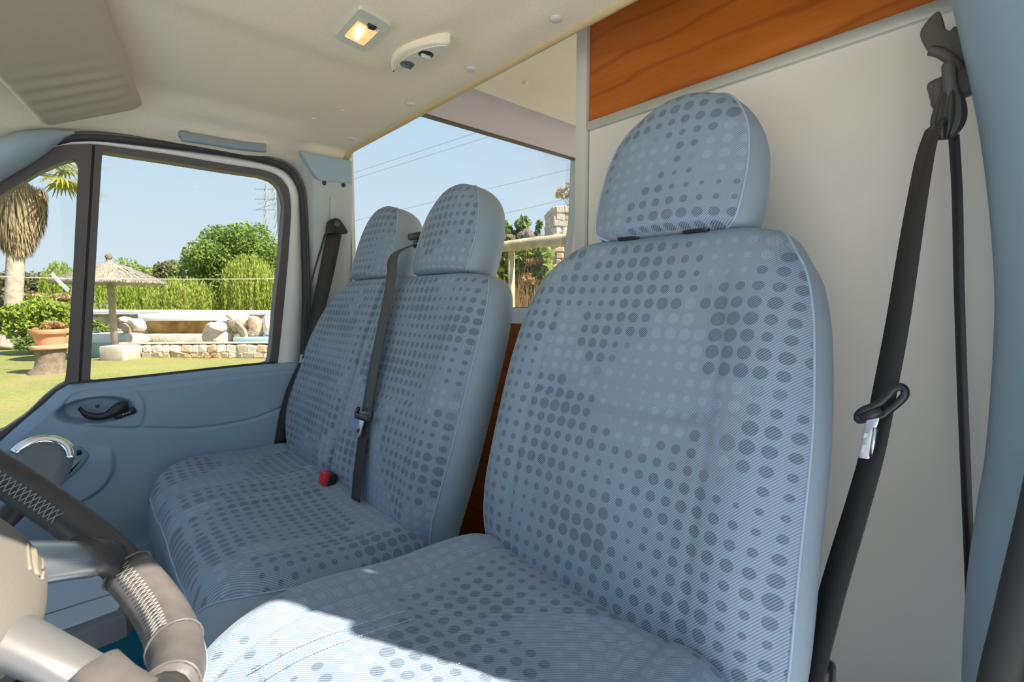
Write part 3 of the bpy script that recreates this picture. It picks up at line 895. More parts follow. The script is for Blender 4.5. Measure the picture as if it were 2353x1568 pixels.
db = thing('seat_belt', 'black belt with metal latch hanging beside the driver seat', 'seat belt', (-0.17, 0.66, -0.6))
def PY(pts, y):
    return [(p.x, p.z) for p in (on_y(q[0], q[1], y) for q in pts)]
br = plate(PY(cr([(2118, 80, 0), (2140, 48, 0), (2162, 34, 0), (2172, 66, 0), (2184, 78, 0), (2204, 72, 0), (2240, 160, 0), (2215, 172, 0), (2196, 150, 0), (2170, 133, 0), (2142, 124, 0), (2124, 106, 0)], 4, True), 0.84), 0.022, lambda a, b, c: (a, 0.85 - c, b), 0.0015)
obj('height_adjuster', br, 'frame_dark', db, sharp=50, label='black wing shaped belt height adjuster')
lip = cr([on_y(u, v, 0.815) for u, v in ((2138, 116), (2162, 122), (2190, 142), (2210, 168))], 5)
obj('adjuster_lip', tube(lip, 0.006, 8), 'frame_dark', db)
ring = obj('belt_ring', join(rbox(on_y(2196, 198, 0.82), (0.050, 0.024, 0.034), 0.006, 2, (R(-14), 'Y')), rbox(on_y(2183, 192, 0.80), (0.013, 0.022, 0.05), 0.005, 2, (R(-6), 'Y')), rbox(on_y(2160, 215, 0.815), (0.016, 0.02, 0.036), 0.006)), 'frame_dark', db)
# gathered webbing under the ring: pleats that spread downwards
pt0 = on_y(2186, 205, 0.80)
shp = cr([on_y(u, v, 0.795) for u, v in ((2186, 196), (2184, 222), (2180, 262), (2176, 296), (2172, 320))], 5)
shs = [0.42, 0.45, 0.5, 0.55, 0.62, 0.70, 0.78, 0.86, 0.93, 0.98, 1.02, 1.04, 1.04, 1.02, 0.98, 0.92, 0.85, 0.76, 0.66, 0.55, 0.45]
prf = [((0.0150 + 0.0014 * math.cos(9 * t)) * math.cos(t), (0.0095 + 0.0014 * math.cos(9 * t)) * math.sin(t)) for t in np.linspace(0, 2 * math.pi, 73)[:-1]]
obj('webbing_sleeve', sweep(shp, prf, up=(1, 0, 0), scale=shs), 'leather', ring, label='creased black sleeve under the belt ring')
fr_px = [(2148, 285, 0.795), (2128, 345, 0.79), (2108, 450, 0.775), (2090, 560, 0.765), (2062, 740, 0.745), (2032, 900, 0.725), (2004, 1040, 0.71), (1965, 1180, 0.695), (1915, 1350, 0.675), (1868, 1530, 0.66), (1845, 1640, 0.65)]
fp = cr([on_y(u, v, y) for u, v, y in fr_px], 6)
wds = [Vector((0.75, -0.35, 0.12)).normalized() if k < 20 else Vector((1, -0.1, 0.15)).normalized() for k in range(len(fp))]
wds = [Vector((0.50, -0.86, 0.05)).lerp(Vector((0.62, -0.75, 0.1)), smooth01(0, 30, k)).lerp(Vector((0.72, -0.66, 0.12)), smooth01(34, 58, k)) for k in range(len(fp))]
obj('webbing', ribbon(fp, wds, 0.046), 'webbing', db)
bp_ = cr([on_y(u, v, y) for u, v, y in ((2192, 310, 0.81), (2200, 450, 0.825), (2204, 650, 0.835), (2212, 900, 0.84), (2220, 1100, 0.84), (2228, 1300, 0.84), (2233, 1450, 0.84), (2236, 1560, 0.84))], 6)
obj('webbing', ribbon(bp_, (0.10, 1, 0), 0.046), 'webbing', db)
c_ = on_y(2012, 945, 0.705)
dirb = (on_y(1985, 1055, 0.70) - on_y(2008, 955, 0.70)).normalized()
ux = (on_y(2075, 895, 0.70) - on_y(1972, 965, 0.70)).normalized()
un = ux.cross(dirb).normalized()
if un.y > 0: un = -un
tg = obj('belt_tongue', tube(cr([on_y(u, v, 0.70) for u, v in ((1972, 955), (1985, 943), (2020, 928), (2045, 905), (2056, 893), (2074, 890), (2080, 905), (2068, 922), (2040, 945), (2026, 955), (1990, 962), (1974, 966))], 4, True), 0.0045, 8, True), 'black_plastic', db)
obj('grip_bar', tube([on_y(1976, 960, 0.70), on_y(2030, 944, 0.70)], 0.0065, 8), 'black_plastic', tg)
bl = obj('metal_blade', plate(PY(((1994, 958), (2026, 950), (2014, 990), (2004, 1045), (1998, 1054), (1976, 1052), (1974, 1040), (1984, 1000)), 0.70), 0.004, lambda a, b, c: (a, 0.700 - c, b), 0.0012), 'silver', tg, sharp=40)
obj('blade_slot', plate(PY([(1982, 1022), (1992, 1020), (1988, 1040), (1979, 1040)], 0.696), 0.0014, lambda a, b, c: (a, 0.6962 - c, b), 0.0004), 'cap_white', bl, smooth=False)
obj('blade_slot', plate(PY([(1986, 996), (1996, 994), (1993, 1006), (1984, 1007)], 0.696), 0.0014, lambda a, b, c: (a, 0.6962 - c, b), 0.0004), 'cap_white', bl, smooth=False)
obj('blade_rim', tube([on_y(2012, 985, 0.694), on_y(2002, 1050, 0.694)], 0.0028, 6), 'chrome', bl)
obj('floor_anchor', join(rbox(on_y(1888, 1552, 0.72), (0.03, 0.03, 0.045), 0.010, 3)), 'black_plastic', db)
# ------------------------------------------------------------------ steering wheel
TAU = 0.725
WC = Vector((-0.459, -0.075, -0.144)); WR = 0.178
WX, WY, WN = Vector((1, 0, 0)), Vector((0, math.sin(TAU), -math.cos(TAU))), Vector((0, math.cos(TAU), math.sin(TAU)))
def wp(a, r=WR, nn=0.0):
    return WC + WX * (r * math.cos(R(a))) + WY * (r * math.sin(R(a))) + WN * nn
def wm(p, q, nn):
    return WC + WX * p + WY * q + WN * nn
sw = thing('steering_wheel', 'black leather steering wheel with silver spokes, sunlit lower rim', 'steering wheel', WC)
rim = obj('rim', sweep([wp(a) for a in range(124, 424, 4)], circ(0.0165, 16), up=[(wp(a) - WC).normalized() for a in range(124, 424, 4)]), 'leather', sw)
obj('rim_grip', sweep([wp(a) for a in range(62, 127, 3)], circ(0.0180, 16, 0.0195), up=[(wp(a) - WC).normalized() for a in range(62, 127, 3)]), 'leather_sunlit', sw, label='leather grip of the lower rim, coloured paler to look sunlit')
for a in (125.5, 89.0, 63.0):
    up_ = (wp(a) - WC).normalized()
    obj('rim_seam', tube([wp(a) + up_ * (0.0186 * math.cos(t)) + WN * (0.0200 * math.sin(t)) for t in np.linspace(0, 2 * math.pi, 25)[:-1]], 0.0012, 6, True), 'leather_sunlit', rim)
obj('rim_edge_seam', tube([wp(a, WR + 0.014, 0.0125) for a in range(66, 126, 3)], 0.0008, 5), 'piping', rim)
lac = []
for a0, a1 in ((90, 124), (127, 136), (152, 186)):
    n_ = int((a1 - a0) / 1.7)
    rr_ = 0.0192 if a0 < 120 else 0.0172
    for k in range(n_):
        for sgn in (0, 1):
            b0, b1 = a0 + (a1 - a0) * k / n_, a0 + (a1 - a0) * (k + 1) / n_
            if sgn: b0, b1 = b1, b0
            pts = []
            for q in range(5):
                t_ = q / 4
                aa = b0 + (b1 - b0) * t_
                ph = R(150 + 38 * t_) if a0 < 120 else R(160 + 40 * t_)
                pts.append(wp(aa, WR + rr_ * math.cos(ph), rr_ * math.sin(ph)))
            lac.append(tube(pts, 0.00045, 4))
obj('lacing', join(*lac), 'thread_grey', rim, kind='stuff')
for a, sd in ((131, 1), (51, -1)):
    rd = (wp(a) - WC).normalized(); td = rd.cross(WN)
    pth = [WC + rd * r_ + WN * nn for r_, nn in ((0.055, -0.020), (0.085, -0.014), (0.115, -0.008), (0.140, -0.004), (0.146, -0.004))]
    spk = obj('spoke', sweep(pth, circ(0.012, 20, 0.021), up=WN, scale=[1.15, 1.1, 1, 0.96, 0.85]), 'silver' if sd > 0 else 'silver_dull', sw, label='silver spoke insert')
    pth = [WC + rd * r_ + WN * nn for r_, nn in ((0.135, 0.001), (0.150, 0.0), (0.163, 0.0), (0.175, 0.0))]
    obj('spoke_joint', sweep(pth, circ(0.0125, 16, 0.024), up=WN, scale=[0.9, 0.95, 1.05, 1.15]), 'leather' if sd > 0 else 'leather_sunlit', sw)  # near joint takes the paler leather that imitates sunlight
pth = [WC + WY * r_ + WN * nn for r_, nn in ((0.05, 0.0), (0.10, -0.004), (0.16, -0.002))]
# hub with the airbag cover
def hub_h(p, q):
    rho = (abs(p / 0.092) ** 2.6 + abs((q - 0.006) / 0.078) ** 2.6) ** (1 / 2.6)
    return rho, 0.052 * math.sqrt(max(0, 1 - min(1, rho) ** 5)) if rho < 1 else 0.0
V, Fc = [], []
NR, NA = 26, 64
for i in range(NR + 1):
    rho = math.sin(math.pi / 2 * i / NR)
    for k in range(NA):
        a = 2 * math.pi * k / NA
        c_, s_ = math.cos(a), math.sin(a)
        p = 0.098 * math.copysign(abs(c_) ** (2 / 2.6), c_) * rho
        q = 0.006 + 0.082 * math.copysign(abs(s_) ** (2 / 2.6), s_) * rho
        V.append(wm(p, q, -0.028 + 0.036 * math.sqrt(max(0, 1 - rho ** 5)) * (1 - 0.10 * rho)))
for k in range(NA):
    V.append(wm(0.085 * math.cos(2 * math.pi * k / NA), 0.006 + 0.07 * math.sin(2 * math.pi * k / NA), -0.045))
for i in range(NR + 1):
    for k in range(NA):
        a, b = i * NA + k, i * NA + (k + 1) % NA
        Fc.append((a, a + NA, b + NA, b) if i > 0 or True else (a, b))
hub = obj('airbag_cover', (V, Fc), 'hub_plastic', sw, label='domed grey airbag cover')
def on_hub(u, v):
    d = ray(u, v); nn = 0.005
    for _ in range(8):
        h = d * (WN.dot(WC + WN * nn) / WN.dot(d))
        p, q = (h - WC).dot(WX), (h - WC).dot(WY)
        rho = min(0.999, (abs(p / 0.098) ** 2.6 + abs((q - 0.006) / 0.082) ** 2.6) ** (1 / 2.6))
        nn = -0.028 + 0.036 * math.sqrt(1 - rho ** 5) * (1 - 0.10 * rho)
    return h
for pts, r_ in ((((62, 1252), (64, 1280), (68, 1310)), 0.0011), (((74, 1258), (80, 1290), (86, 1322)), 0.0030), (((92, 1270), (98, 1300), (96, 1332)), 0.0011)):
    obj('embossed_mark', sweep(cr([on_hub(*p) for p in pts], 4), circ(r_, 6, 0.0012), up=WX), 'emblem', hub)
obj('steering_column', tube([WC - WN * 0.02, WC - WN * 0.30], 0.055, 18), 'grey_dark', sw)

# ------------------------------------------------------------------ ceiling fittings
lz = ceil_z(-0.945, 0.45)
lamp = thing('ceiling_lamp', 'lit square courtesy lamp on the headliner', 'lamp', (-0.945, 0.45, lz))
cz = lambda z0: (lambda a, b, c: (a, b, z0 - c))
def skw(pl):
    return [((x + 0.945) * 1 + (y - 0.45) * -0.22 - 0.945, y + (x + 0.945) * -0.03) for x, y in pl]
s = NB('lamp_frame'); s.set((0.62, 0.62, 0.50), 0.35, Subsurface_Weight=0.0)
s = NB('lamp_lens'); s.set((0.9, 0.55, 0.3), 0.5); s.b.inputs['Emission Color'].default_value = (1.0, 0.50, 0.20, 1); s.b.inputs['Emission Strength'].default_value = 0.38
s = NB('lamp_bulb'); s.set((1, 0.9, 0.7), 0.5); s.b.inputs['Emission Color'].default_value = (1.0, 0.66, 0.30, 1); s.b.inputs['Emission Strength'].default_value = 5.0
obj('lamp_frame', ringplate(skw(rr(-1.010, -0.880, 0.414, 0.486, 0.008, 4)), skw(rr(-0.988, -0.906, 0.427, 0.473, 0.004, 4)), 64, cz(lz), -0.006, 0.007), 'lamp_frame', lamp, smooth=False)
obj('lamp_lens', plate(skw(rr(-0.989, -0.925, 0.426, 0.474, 0.003, 3)), 0.005, cz(lz), 0.001), 'lamp_lens', lamp, smooth=False, label='warm glowing lens')
obj('lamp_bulb', tube([(-0.972, 0.450, lz - 0.006), (-0.935, 0.442, lz - 0.006)], 0.0055, 10), 'lamp_bulb', lamp)
obj('switch_plate', plate(skw(rr(-0.924, -0.905, 0.426, 0.474, 0.002, 3)), 0.004, cz(lz), 0.001), 'cap_white', lamp, smooth=False)
obj('lamp_switch', rbox((-0.914, 0.455, lz - 0.006), (0.014, 0.016, 0.010), 0.003), 'black_plastic', lamp)
# lens-shaped switch console behind the lamp
cn = thing('switch_console', 'lens shaped ceiling console with two small knobs', 'console', (-0.955, 0.585, 0.53))
ol = [(-1.052, 0.572), (-1.02, 0.578), (-0.97, 0.588), (-0.91, 0.602), (-0.872, 0.606), (-0.858, 0.598), (-0.868, 0.580), (-0.905, 0.555), (-0.96, 0.540), (-1.01, 0.548)]
cl_ = [tuple(q)[:2] for q in cr([(a, b, 0) for a, b in ol], 4, True)]
cb = obj('console_body', plate(cl_, 0.026, cz(0.550), 0.006), 'headliner', cn, sharp=50)
fpz = [tuple(q)[:2] for q in cr([(a * 0.90 - 0.0955, 0.583 + (b - 0.575) * 0.72, 0) for a, b in ol], 4, True)]
fp_ = obj('face_plate', plate(fpz, 0.003, lambda a, b, c: (a, b, 0.525 - c), 0.001), 'cap_white', cb, smooth=False)
for x, y, m_ in ((-0.990, 0.575, 'grey_dark'), (-0.925, 0.583, 'black_plastic')):
    kn = obj('knob_recess', lathe([(0.016, 0.0), (0.015, -0.0012), (0.0, -0.0012)], (x, y, 0.5218), 20), m_, fp_)
    obj('knob', rbox((x, y, 0.5175), (0.006, 0.022, 0.008), 0.002), 'cap_white' if m_ == 'black_plastic' else 'grey_dark', kn)

# sun visor on the passenger side
vis = thing('sun_visor', 'beige folded sun visor above the passenger door', 'sun visor', (-1.35, 0.05, 0.47))
vA, vB = on_z(330, 245, 0.503), on_z(105, 288, 0.428)
vC = vA + (on_z(237, 0, 0.522) - vA) * 1.25
vD = vC + Vector((-0.01, -0.21, -0.075))
def vpt(s, t, c):
    p = vA.lerp(vC, s).lerp(vB.lerp(vD, s), t)
    n_ = Vector((0.03, -0.37, -0.93)).normalized()
    return p + n_ * c
V, Fc, uv = [], [], None
vo = rr(0, 1, 0, 1, 0.07, 5)
NS, NT = 60, 30
def vfront(s, t):
    ed = min(s, 1 - s, (t) * 0.4, (1 - t) * 0.4)
    e_ = math.sqrt(max(0, min(1, ed / 0.025)))
    wr = 0.0035 * math.sin(s * 74 + 2.0 * t) * math.exp(-((s - 0.26) / 0.20) ** 2) * (0.4 + 0.6 * math.sin(math.pi * min(1, t * 1.1)))
    # rounded corners
    r_ = 0.10
    for cs, ct in ((r_ * 0.5, r_), (r_ * 0.5, 1 - r_)):
        if s < cs and (t < r_ and ct < 0.5 or t > 1 - r_ and ct > 0.5):
            dx, dy = (cs - s) / cs, abs(t - ct) / r_
            m_ = max(dx, dy); L_ = math.hypot(dx, dy)
            if L_ > 1e-6:
                s, t = cs - dx * m_ / L_ * cs, ct + (1 if ct > 0.5 else -1) * dy * m_ / L_ * r_
    return vpt(s, t, 0.011 * e_ + wr * e_)
def vback(s, t):
    p = vfront(s, t); n_ = Vector((0.03, -0.37, -0.93)).normalized()
    ed = min(s, 1 - s, t * 0.4, (1 - t) * 0.4); e_ = math.sqrt(max(0, min(1, ed / 0.025)))
    return p - n_ * (0.022 * e_)
a_, b_ = surf(vfront, NS, NT), surf(vback, NS, NT)
vb = obj('visor_pad', join(a_[:2], (b_[0], [f[::-1] for f in b_[1]])), 'visor_cloth', vis)
obj('visor_seam', tube([vpt(s_, 1.0, 0.0) for s_ in np.linspace(0.03, 0.98, 20)], 0.0025, 6), 'headliner', vb)

# grab handle over the passenger door
gh = thing('grab_handle', 'grey folded grab handle above the passenger door window', 'handle', (-1.79, 0.38, 0.49))
ghp = cr([on_x(u, v, x) for u, v, x in ((416, 313, -1.73), (440, 317, -1.73), (480, 323, -1.73), (520, 330, -1.73), (560, 336, -1.73), (590, 339, -1.73), (609, 340, -1.73))], 5)
obj('handle_bar', sweep(ghp, rr(-0.0135, 0.0135, -0.010, 0.010, 0.006, 3), up=(0, 0, 1)), 'trim_handle', gh)
for k in (2, -3):
    obj('handle_mount', rbox(ghp[k] + Vector((-0.012, 0, 0.014)), (0.03, 0.03, 0.03), 0.008), 'trim_handle', gh)
obj('handle_button', lathe([(0.005, 0), (0.004, 0.002), (0, 0.003)], on_x(393, 301, -1.74), 12, Matrix.Rotation(R(90), 3, 'Y')), 'headliner', gh)

# ------------------------------------------------------------------ dashboard side: gear lever, console, dash, mats
gk = thing('gear_lever', 'gear lever knob with chrome arc beyond the steering wheel', 'gear lever', (-0.80, -0.08, -0.45))
gc = on_x(96, 1060, -0.74)
ax = Vector((0.90, 0.02, 0.42)).normalized()
yx = Vector((0, 1, 0)); yx = (yx - ax * yx.dot(ax)).normalized(); zx = ax.cross(yx)
if zx.z < 0: zx = -zx
gm = Matrix((yx, zx, ax)).transposed().to_4x4(); gm.translation = gc
V, Fc = [], []
KS_ = 0.74
prof = [(0.0, 0.017), (0.020, 0.0165), (0.0265, 0.013), (0.029, 0.008), (0.034, 0.004), (0.0365, -0.006), (0.034, -0.018), (0.024, -0.030), (0.012, -0.036), (0.0, -0.037)]
prof = [(a * KS_, b * KS_) for a, b in prof]
kb = lathe(prof, n=36)
kb = ([(x * (1.0 if y > 0 else 1.0 - 0.25 * min(1, -y / 0.036)), y * (0.95 if y > 0 else 1.45), z) for x, y, z in kb[0]], kb[1])
knob = obj('knob', xf(kb, gm), 'knob_dark' if 'knob_dark' in M else 'grey_dark', gk)
arc = [gm @ Vector((0.0325 * KS_ * math.cos(R(t)), 0.0310 * KS_ * math.sin(R(t)), 0.005)) for t in range(-8, 152, 6)]
obj('chrome_arc', sweep(arc, circ(0.0052, 10, 0.0075), up=[(p - gc).normalized() for p in arc]), 'chrome', knob, label='chrome arc over the knob face')
obj('lever_shaft', tube([gc + Vector((-0.01, -0.005, -0.03)), gc + Vector((-0.03, -0.12, -0.16))], 0.012, 10), 'black_plastic', gk)
co_ = thing('centre_console', 'grey storage console in the footwell below the steering wheel', 'console', (-1.02, -0.12, -0.8))
def tp(u, v, z):
    p = on_z(u, v, z); return (p.x, p.y)
topo = [(-1.36, 0.02), (-1.34, 0.040), (-0.99, 0.046), (-0.965, 0.03), (-0.958, -0.02), (-0.95, -0.36), (-1.36, -0.36)]
cb_ = obj('console_body', plate([(a, b) for a, b in topo], 0.042, lambda a, b, c: (a, b, -0.542 + c), 0.010), 'grey_dark', co_, sharp=40)
obj('console_lid', plate([(a, b) for a, b in inset([Vector(q) for q in topo], 0.016)], 0.006, lambda a, b, c: (a, b, -0.502 + c), 0.002), 'vinyl', co_, sharp=40)
obj('lid_seam', box(-1.035, -1.031, -0.34, 0.024, -0.4962, -0.4955), 'grey_dark', co_, smooth=False)
obj('console_leg', plate([(-1.34, -0.14), (-0.98, -0.14), (-0.98, -0.36), (-1.34, -0.36)], 0.33, lambda a, b, c: (a, b, -0.87 + c), 0.01), 'black_plastic', co_, sharp=40)
obj('console_bracket', tube([on_z(145, 1450, -0.60), on_z(195, 1530, -0.66)], 0.010, 8), 'trim_grey', co_)
fm = obj('floor_mat', plate(rr(-1.56, -1.02, -0.12, 0.15, 0.03, 4), 0.012, lambda a, b, c: (a, b, -0.87 + c), 0.004), 'mat_turquoise', sharp=40)
tag(fm, 'turquoise floor mat with small star marks in the passenger footwell', 'floor mat')
star = []
for i in range(8):
    for j in range(5):
        cx_, cy_ = -1.53 + 0.064 * i + 0.03 * (j % 2), -0.09 + 0.058 * j
        ms = []
        for k in range(3):
            ms.append(xf(box(-0.012, 0.012, -0.0011, 0.0011, 0, 0.0012), Matrix.Translation((cx_, cy_, -0.858)) @ Matrix.Rotation(math.pi * k / 3 + 0.3, 4, 'Z')))
        star.append(join(*ms))
for st_ in star:
    obj('star_mark', st_, 'mat_mark', fm, smooth=False)
dsh = thing('dashboard', 'grey dashboard below the windscreen', 'dashboard', (-0.93, -0.75, -0.87))
dp = cr([(-0.46, -0.80, 0), (-0.42, -0.50, 0), (-0.38, -0.30, 0), (-0.40, -0.22, 0), (-0.48, -0.16, 0), (-0.75, -0.12, 0), (-1.10, -0.14, 0)], 5)
prof = [(p.x, p.y) for p in dp] + [(-1.10, -0.80)]
n = len(prof)
V = [(x, a - 0.12, b) for x in (-1.78, -0.08) for a, b in prof]
obj('dash_body', (V, [(k, (k + 1) % n, n + (k + 1) % n, n + k) for k in range(n)] + [tuple(range(n)), tuple(range(2 * n - 1, n - 1, -1))]), 'trim_grey', dsh, sharp=50)
for x in (-0.35, -0.75, -1.1, -1.5):
    obj('air_vent', lathe([(0.045, 0), (0.045, 0.012), (0.036, 0.012), (0.034, 0.004), (0, 0.004)], (x, -0.512, -0.32), 24, Matrix.Rotation(R(-80), 3, 'X')), 'black_plastic', dsh)
# ------------------------------------------------------------------ the garden outside
ZG = -1.5
def foliage_mat(name, c1, c2, sc=1.2, tr=0.35):
    s = NB(name)
    out = s.t.nodes['Material Output']
    co = s.co()
    oi = s.n('ShaderNodeNewGeometry')
    nz = s.math('ADD', s.math('MULTIPLY', s.ramp(s.noise(co, sc, 3), 0.3, 0.7), 0.7), s.math('MULTIPLY', oi.outputs['Random Per Island'], 0.5))
    col = s.mix(nz, c1, c2)
    s.set(col, 0.7)
    tl = s.n('ShaderNodeBsdfTranslucent'); s.l(col, tl.inputs[0])
    mx = s.n('ShaderNodeMixShader'); mx.inputs[0].default_value = tr
    s.l(s.b.outputs[0], mx.inputs[1]); s.l(tl.outputs[0], mx.inputs[2]); s.l(mx.outputs[0], out.inputs[0])
foliage_mat('leaf_green', (0.095, 0.17, 0.03), (0.27, 0.36, 0.075))
foliage_mat('leaf_lime', (0.152, 0.236, 0.021), (0.334, 0.417, 0.056))
foliage_mat('leaf_willow', (0.195, 0.264, 0.035), (0.382, 0.430, 0.083))
foliage_mat('leaf_olive', (0.124, 0.130, 0.056), (0.211, 0.211, 0.099))
foliage_mat('leaf_hedge', (0.15, 0.22, 0.04), (0.42, 0.48, 0.11), 3, 0.45)
foliage_mat('leaf_dry', (0.36, 0.22, 0.09), (0.52, 0.34, 0.16))
foliage_mat('leaf_pink', (0.434, 0.322, 0.291), (0.558, 0.459, 0.422))
foliage_mat('leaf_autumn', (0.341, 0.260, 0.099), (0.465, 0.384, 0.186))
foliage_mat('leaf_shrub', (0.111, 0.174, 0.041), (0.236, 0.306, 0.083))
foliage_mat('palm_green', (0.186, 0.211, 0.025), (0.372, 0.341, 0.062), 0.8)
foliage_mat('palm_dead', (0.223, 0.155, 0.081), (0.384, 0.298, 0.186), 1.5, 0.15)
simple('bark', (0.20, 0.15, 0.11), 0.9, var=0.3, scale=12, bump=0.6, bscale=20, bdist=0.02)
simple('palm_bark', (0.40, 0.33, 0.27), 0.9, var=0.25, scale=6, bump=0.6, bscale=14, bdist=0.03)
simple('thatch', (0.33, 0.29, 0.23), 0.95, var=0.35, scale=18, bump=0.8, bscale=40, bdist=0.02)
simple('post_wood', (0.36, 0.31, 0.25), 0.9, var=0.2, scale=10)
simple('log_wood', (0.50, 0.39, 0.24), 0.8, var=0.3, scale=9, bump=0.4, bscale=30, bdist=0.01)
simple('terracotta', (0.62, 0.30, 0.18), 0.75, var=0.12, scale=6)
simple('concrete', (0.45, 0.40, 0.33), 0.9, var=0.15, scale=5)
simple('stone_a', (0.52, 0.42, 0.34), 0.9, var=0.25, scale=5, bump=0.5, bscale=18, bdist=0.02)
simple('stone_b', (0.70, 0.62, 0.53), 0.9, var=0.2, scale=5, bump=0.5, bscale=18, bdist=0.02)
simple('stone_c', (0.58, 0.42, 0.28), 0.9, var=0.25, scale=5, bump=0.5, bscale=18, bdist=0.02)
simple('mortar', (0.55, 0.48, 0.40), 0.95, var=0.15, scale=8)
simple('white_paint', (0.80, 0.82, 0.84), 0.6)
simple('ochre', (0.55, 0.34, 0.10), 0.85, var=0.45, scale=3.5)
simple('pool_water', (0.45, 0.62, 0.70), 0.15)
simple('wall_teal', (0.30, 0.38, 0.36), 0.9, var=0.12, scale=3)
simple('steel', (0.30, 0.29, 0.27), 0.7)
simple('cable', (0.30, 0.33, 0.38), 0.7)
simple('rope_white', (0.85, 0.82, 0.70), 0.8)
s = NB('grass')
co = s.co()
a_ = s.ramp(s.noise(co, 0.35, 4, 0.6), 0.35, 0.65)
b_ = s.ramp(s.noise(s.scaled(co, (1, 1, 1)), 14.0, 5, 0.8), 0.38, 0.62)
c_ = s.ramp(s.noise(co, 0.9, 4, 0.65), 0.48, 0.66)
gcol = s.mix(a_, (0.11, 0.145, 0.025), (0.24, 0.235, 0.055))
gcol = s.mix(s.math('MULTIPLY', b_, 0.7), gcol, (0.30, 0.29, 0.09))
gcol = s.mix(s.math('MULTIPLY', c_, 0.55), gcol, (0.28, 0.22, 0.10))
s.set(gcol, 0.95)
s.bump(s.noise(co, 25, 3), 0.8, 0.03)

V, Fc = [], []
lawn = obj('lawn', surf(lambda s_, t_: (-70 + 130 * s_, -45 + 125 * t_, ZG + 0.05 * math.sin(s_ * 40) * math.sin(t_ * 33)), 120, 120), 'grass', loc=(0, 0, ZG))
tag(lawn, 'patchy green and straw coloured lawn around the van', 'lawn', kind='structure')

rng = np.random.default_rng(5)
def leaves(C, size, seed=0, flat=0.0, aspect=1.8):
    """one quad leaf per centre"""
    g = np.random.default_rng(seed)
    n = len(C)
    a = g.normal(size=(n, 3)); a /= np.linalg.norm(a, axis=1)[:, None]
    b = g.normal(size=(n, 3)); b -= a * (a * b).sum(1)[:, None]; b /= np.linalg.norm(b, axis=1)[:, None]
    sz = size * g.uniform(0.6, 1.3, size=(n, 1))
    a, b = a * sz * aspect / 2, b * sz / 2
    V = np.stack([C - a, C + b * 0.9, C + a, C - b * 0.9], 1).reshape(-1, 3)
    return V, np.arange(4 * n).reshape(-1, 4)
def clump(c, r, n, seed, lumps=14, shell=0.55):
    """leaf centres on a lumpy crown"""
    g = np.random.default_rng(seed)
    c, r = np.array(c), np.array(r)
    L = g.normal(size=(lumps, 3)); L /= np.linalg.norm(L, axis=1)[:, None]
    L *= g.uniform(0.35, 0.78, size=(lumps, 1))
    k = g.integers(0, lumps, n)
    d = g.normal(size=(n, 3)); d /= np.linalg.norm(d, axis=1)[:, None]
    d *= (shell + (1 - shell) * g.uniform(size=(n, 1))) * g.uniform(0.28, 0.5, size=(lumps, 1))[k]
    return c + (L[k] + d) * r
def trunk(base, top, r0, r1, bend=0.0):
    b, t = Vector(base), Vector(top)
    m = b.lerp(t, 0.5) + Vector((bend, bend, 0))
    return tube(cr([b, m, t], 5), r0, 9, False, [1 + (r1 / r0 - 1) * k / 10 for k in range(11)])
def tree(name, label, u, v_top, v_bot, wpx, dep, mat, n, size, seed, cat='tree', group=None, lumps=14, trunk_r=0.12, aspect=1.6, low=None):
    """tree whose crown spans the given rows at the given distance"""
    a, b = at(u, v_top, dep), at(u, v_bot, dep)
    rx = wpx / 2 * dep / F_PX * 1.18
    c = (a + b) / 2
    t = thing(name, label, cat, (c.x, c.y, ZG), group)
    rz = (a.z - b.z) / 2 * 1.18
    C = clump(c, (rx, rx, rz), n, seed, lumps)
    C = C[C[:, 2] > ZG + 0.05]
    obj('foliage', leaves(C, size, seed + 1, aspect=aspect), mat, t, smooth=False)
    obj('trunk', trunk((c.x, c.y, ZG), (c.x, c.y, c.z + rz * 0.3), trunk_r, trunk_r * 0.4, 0.1), 'bark', t)
    return t, c, rx, rz
def willow(label, u, v_top, v_bot, wpx, dep, n, seed, mat='leaf_willow', size=0.07):
    a, b = at(u, v_top, dep), at(u, v_bot, dep)
    rx = wpx / 2 * dep / F_PX
    c = Vector(((a.x + b.x) / 2, (a.y + b.y) / 2, 0))
    t = thing('willow_tree', label, 'tree', (c.x, c.y, ZG), 'weeping willows behind the garden wall')
    g = np.random.default_rng(seed)
    H = a.z - b.z
    th = g.uniform(0, 2 * math.pi, n); rr_ = np.sqrt(g.uniform(0.02, 1, n))
    zt = a.z - H * 0.55 * rr_ ** 2 * g.uniform(0.6, 1.1, n)
    ln = (zt - b.z) * g.uniform(0.45, 1.0, n)
    C = []
    for k in range(n):
        m = max(3, int(ln[k] / (size * 1.5)))
        q = np.linspace(0, 1, m)
        ro = rx * (rr_[k] + 0.06 * q)
        C.append(np.stack([c.x + ro * math.cos(th[k]) + g.normal(0, 0.02, m), c.y + ro * math.sin(th[k]) + g.normal(0, 0.02, m), zt[k] - ln[k] * q], 1))
    C = np.concatenate(C)
    m = len(C)
    a1 = np.stack([g.normal(0, 0.22, m), g.normal(0, 0.22, m), -np.ones(m)], 1) * size * 1.2
    b1 = np.stack([g.normal(0, 1, m), g.normal(0, 1, m), np.zeros(m)], 1); b1 /= np.linalg.norm(b1, axis=1)[:, None] + 1e-9
    b1 *= size * 0.34
    V = np.stack([C - a1, C + b1, C + a1, C - b1], 1).reshape(-1, 3)
    obj('foliage', (V, np.arange(4 * m).reshape(-1, 4)), mat, t, smooth=False)
    obj('trunk', trunk((c.x, c.y, ZG), (c.x, c.y, a.z - H * 0.2), 0.16, 0.06, 0.05), 'bark', t)
    return t

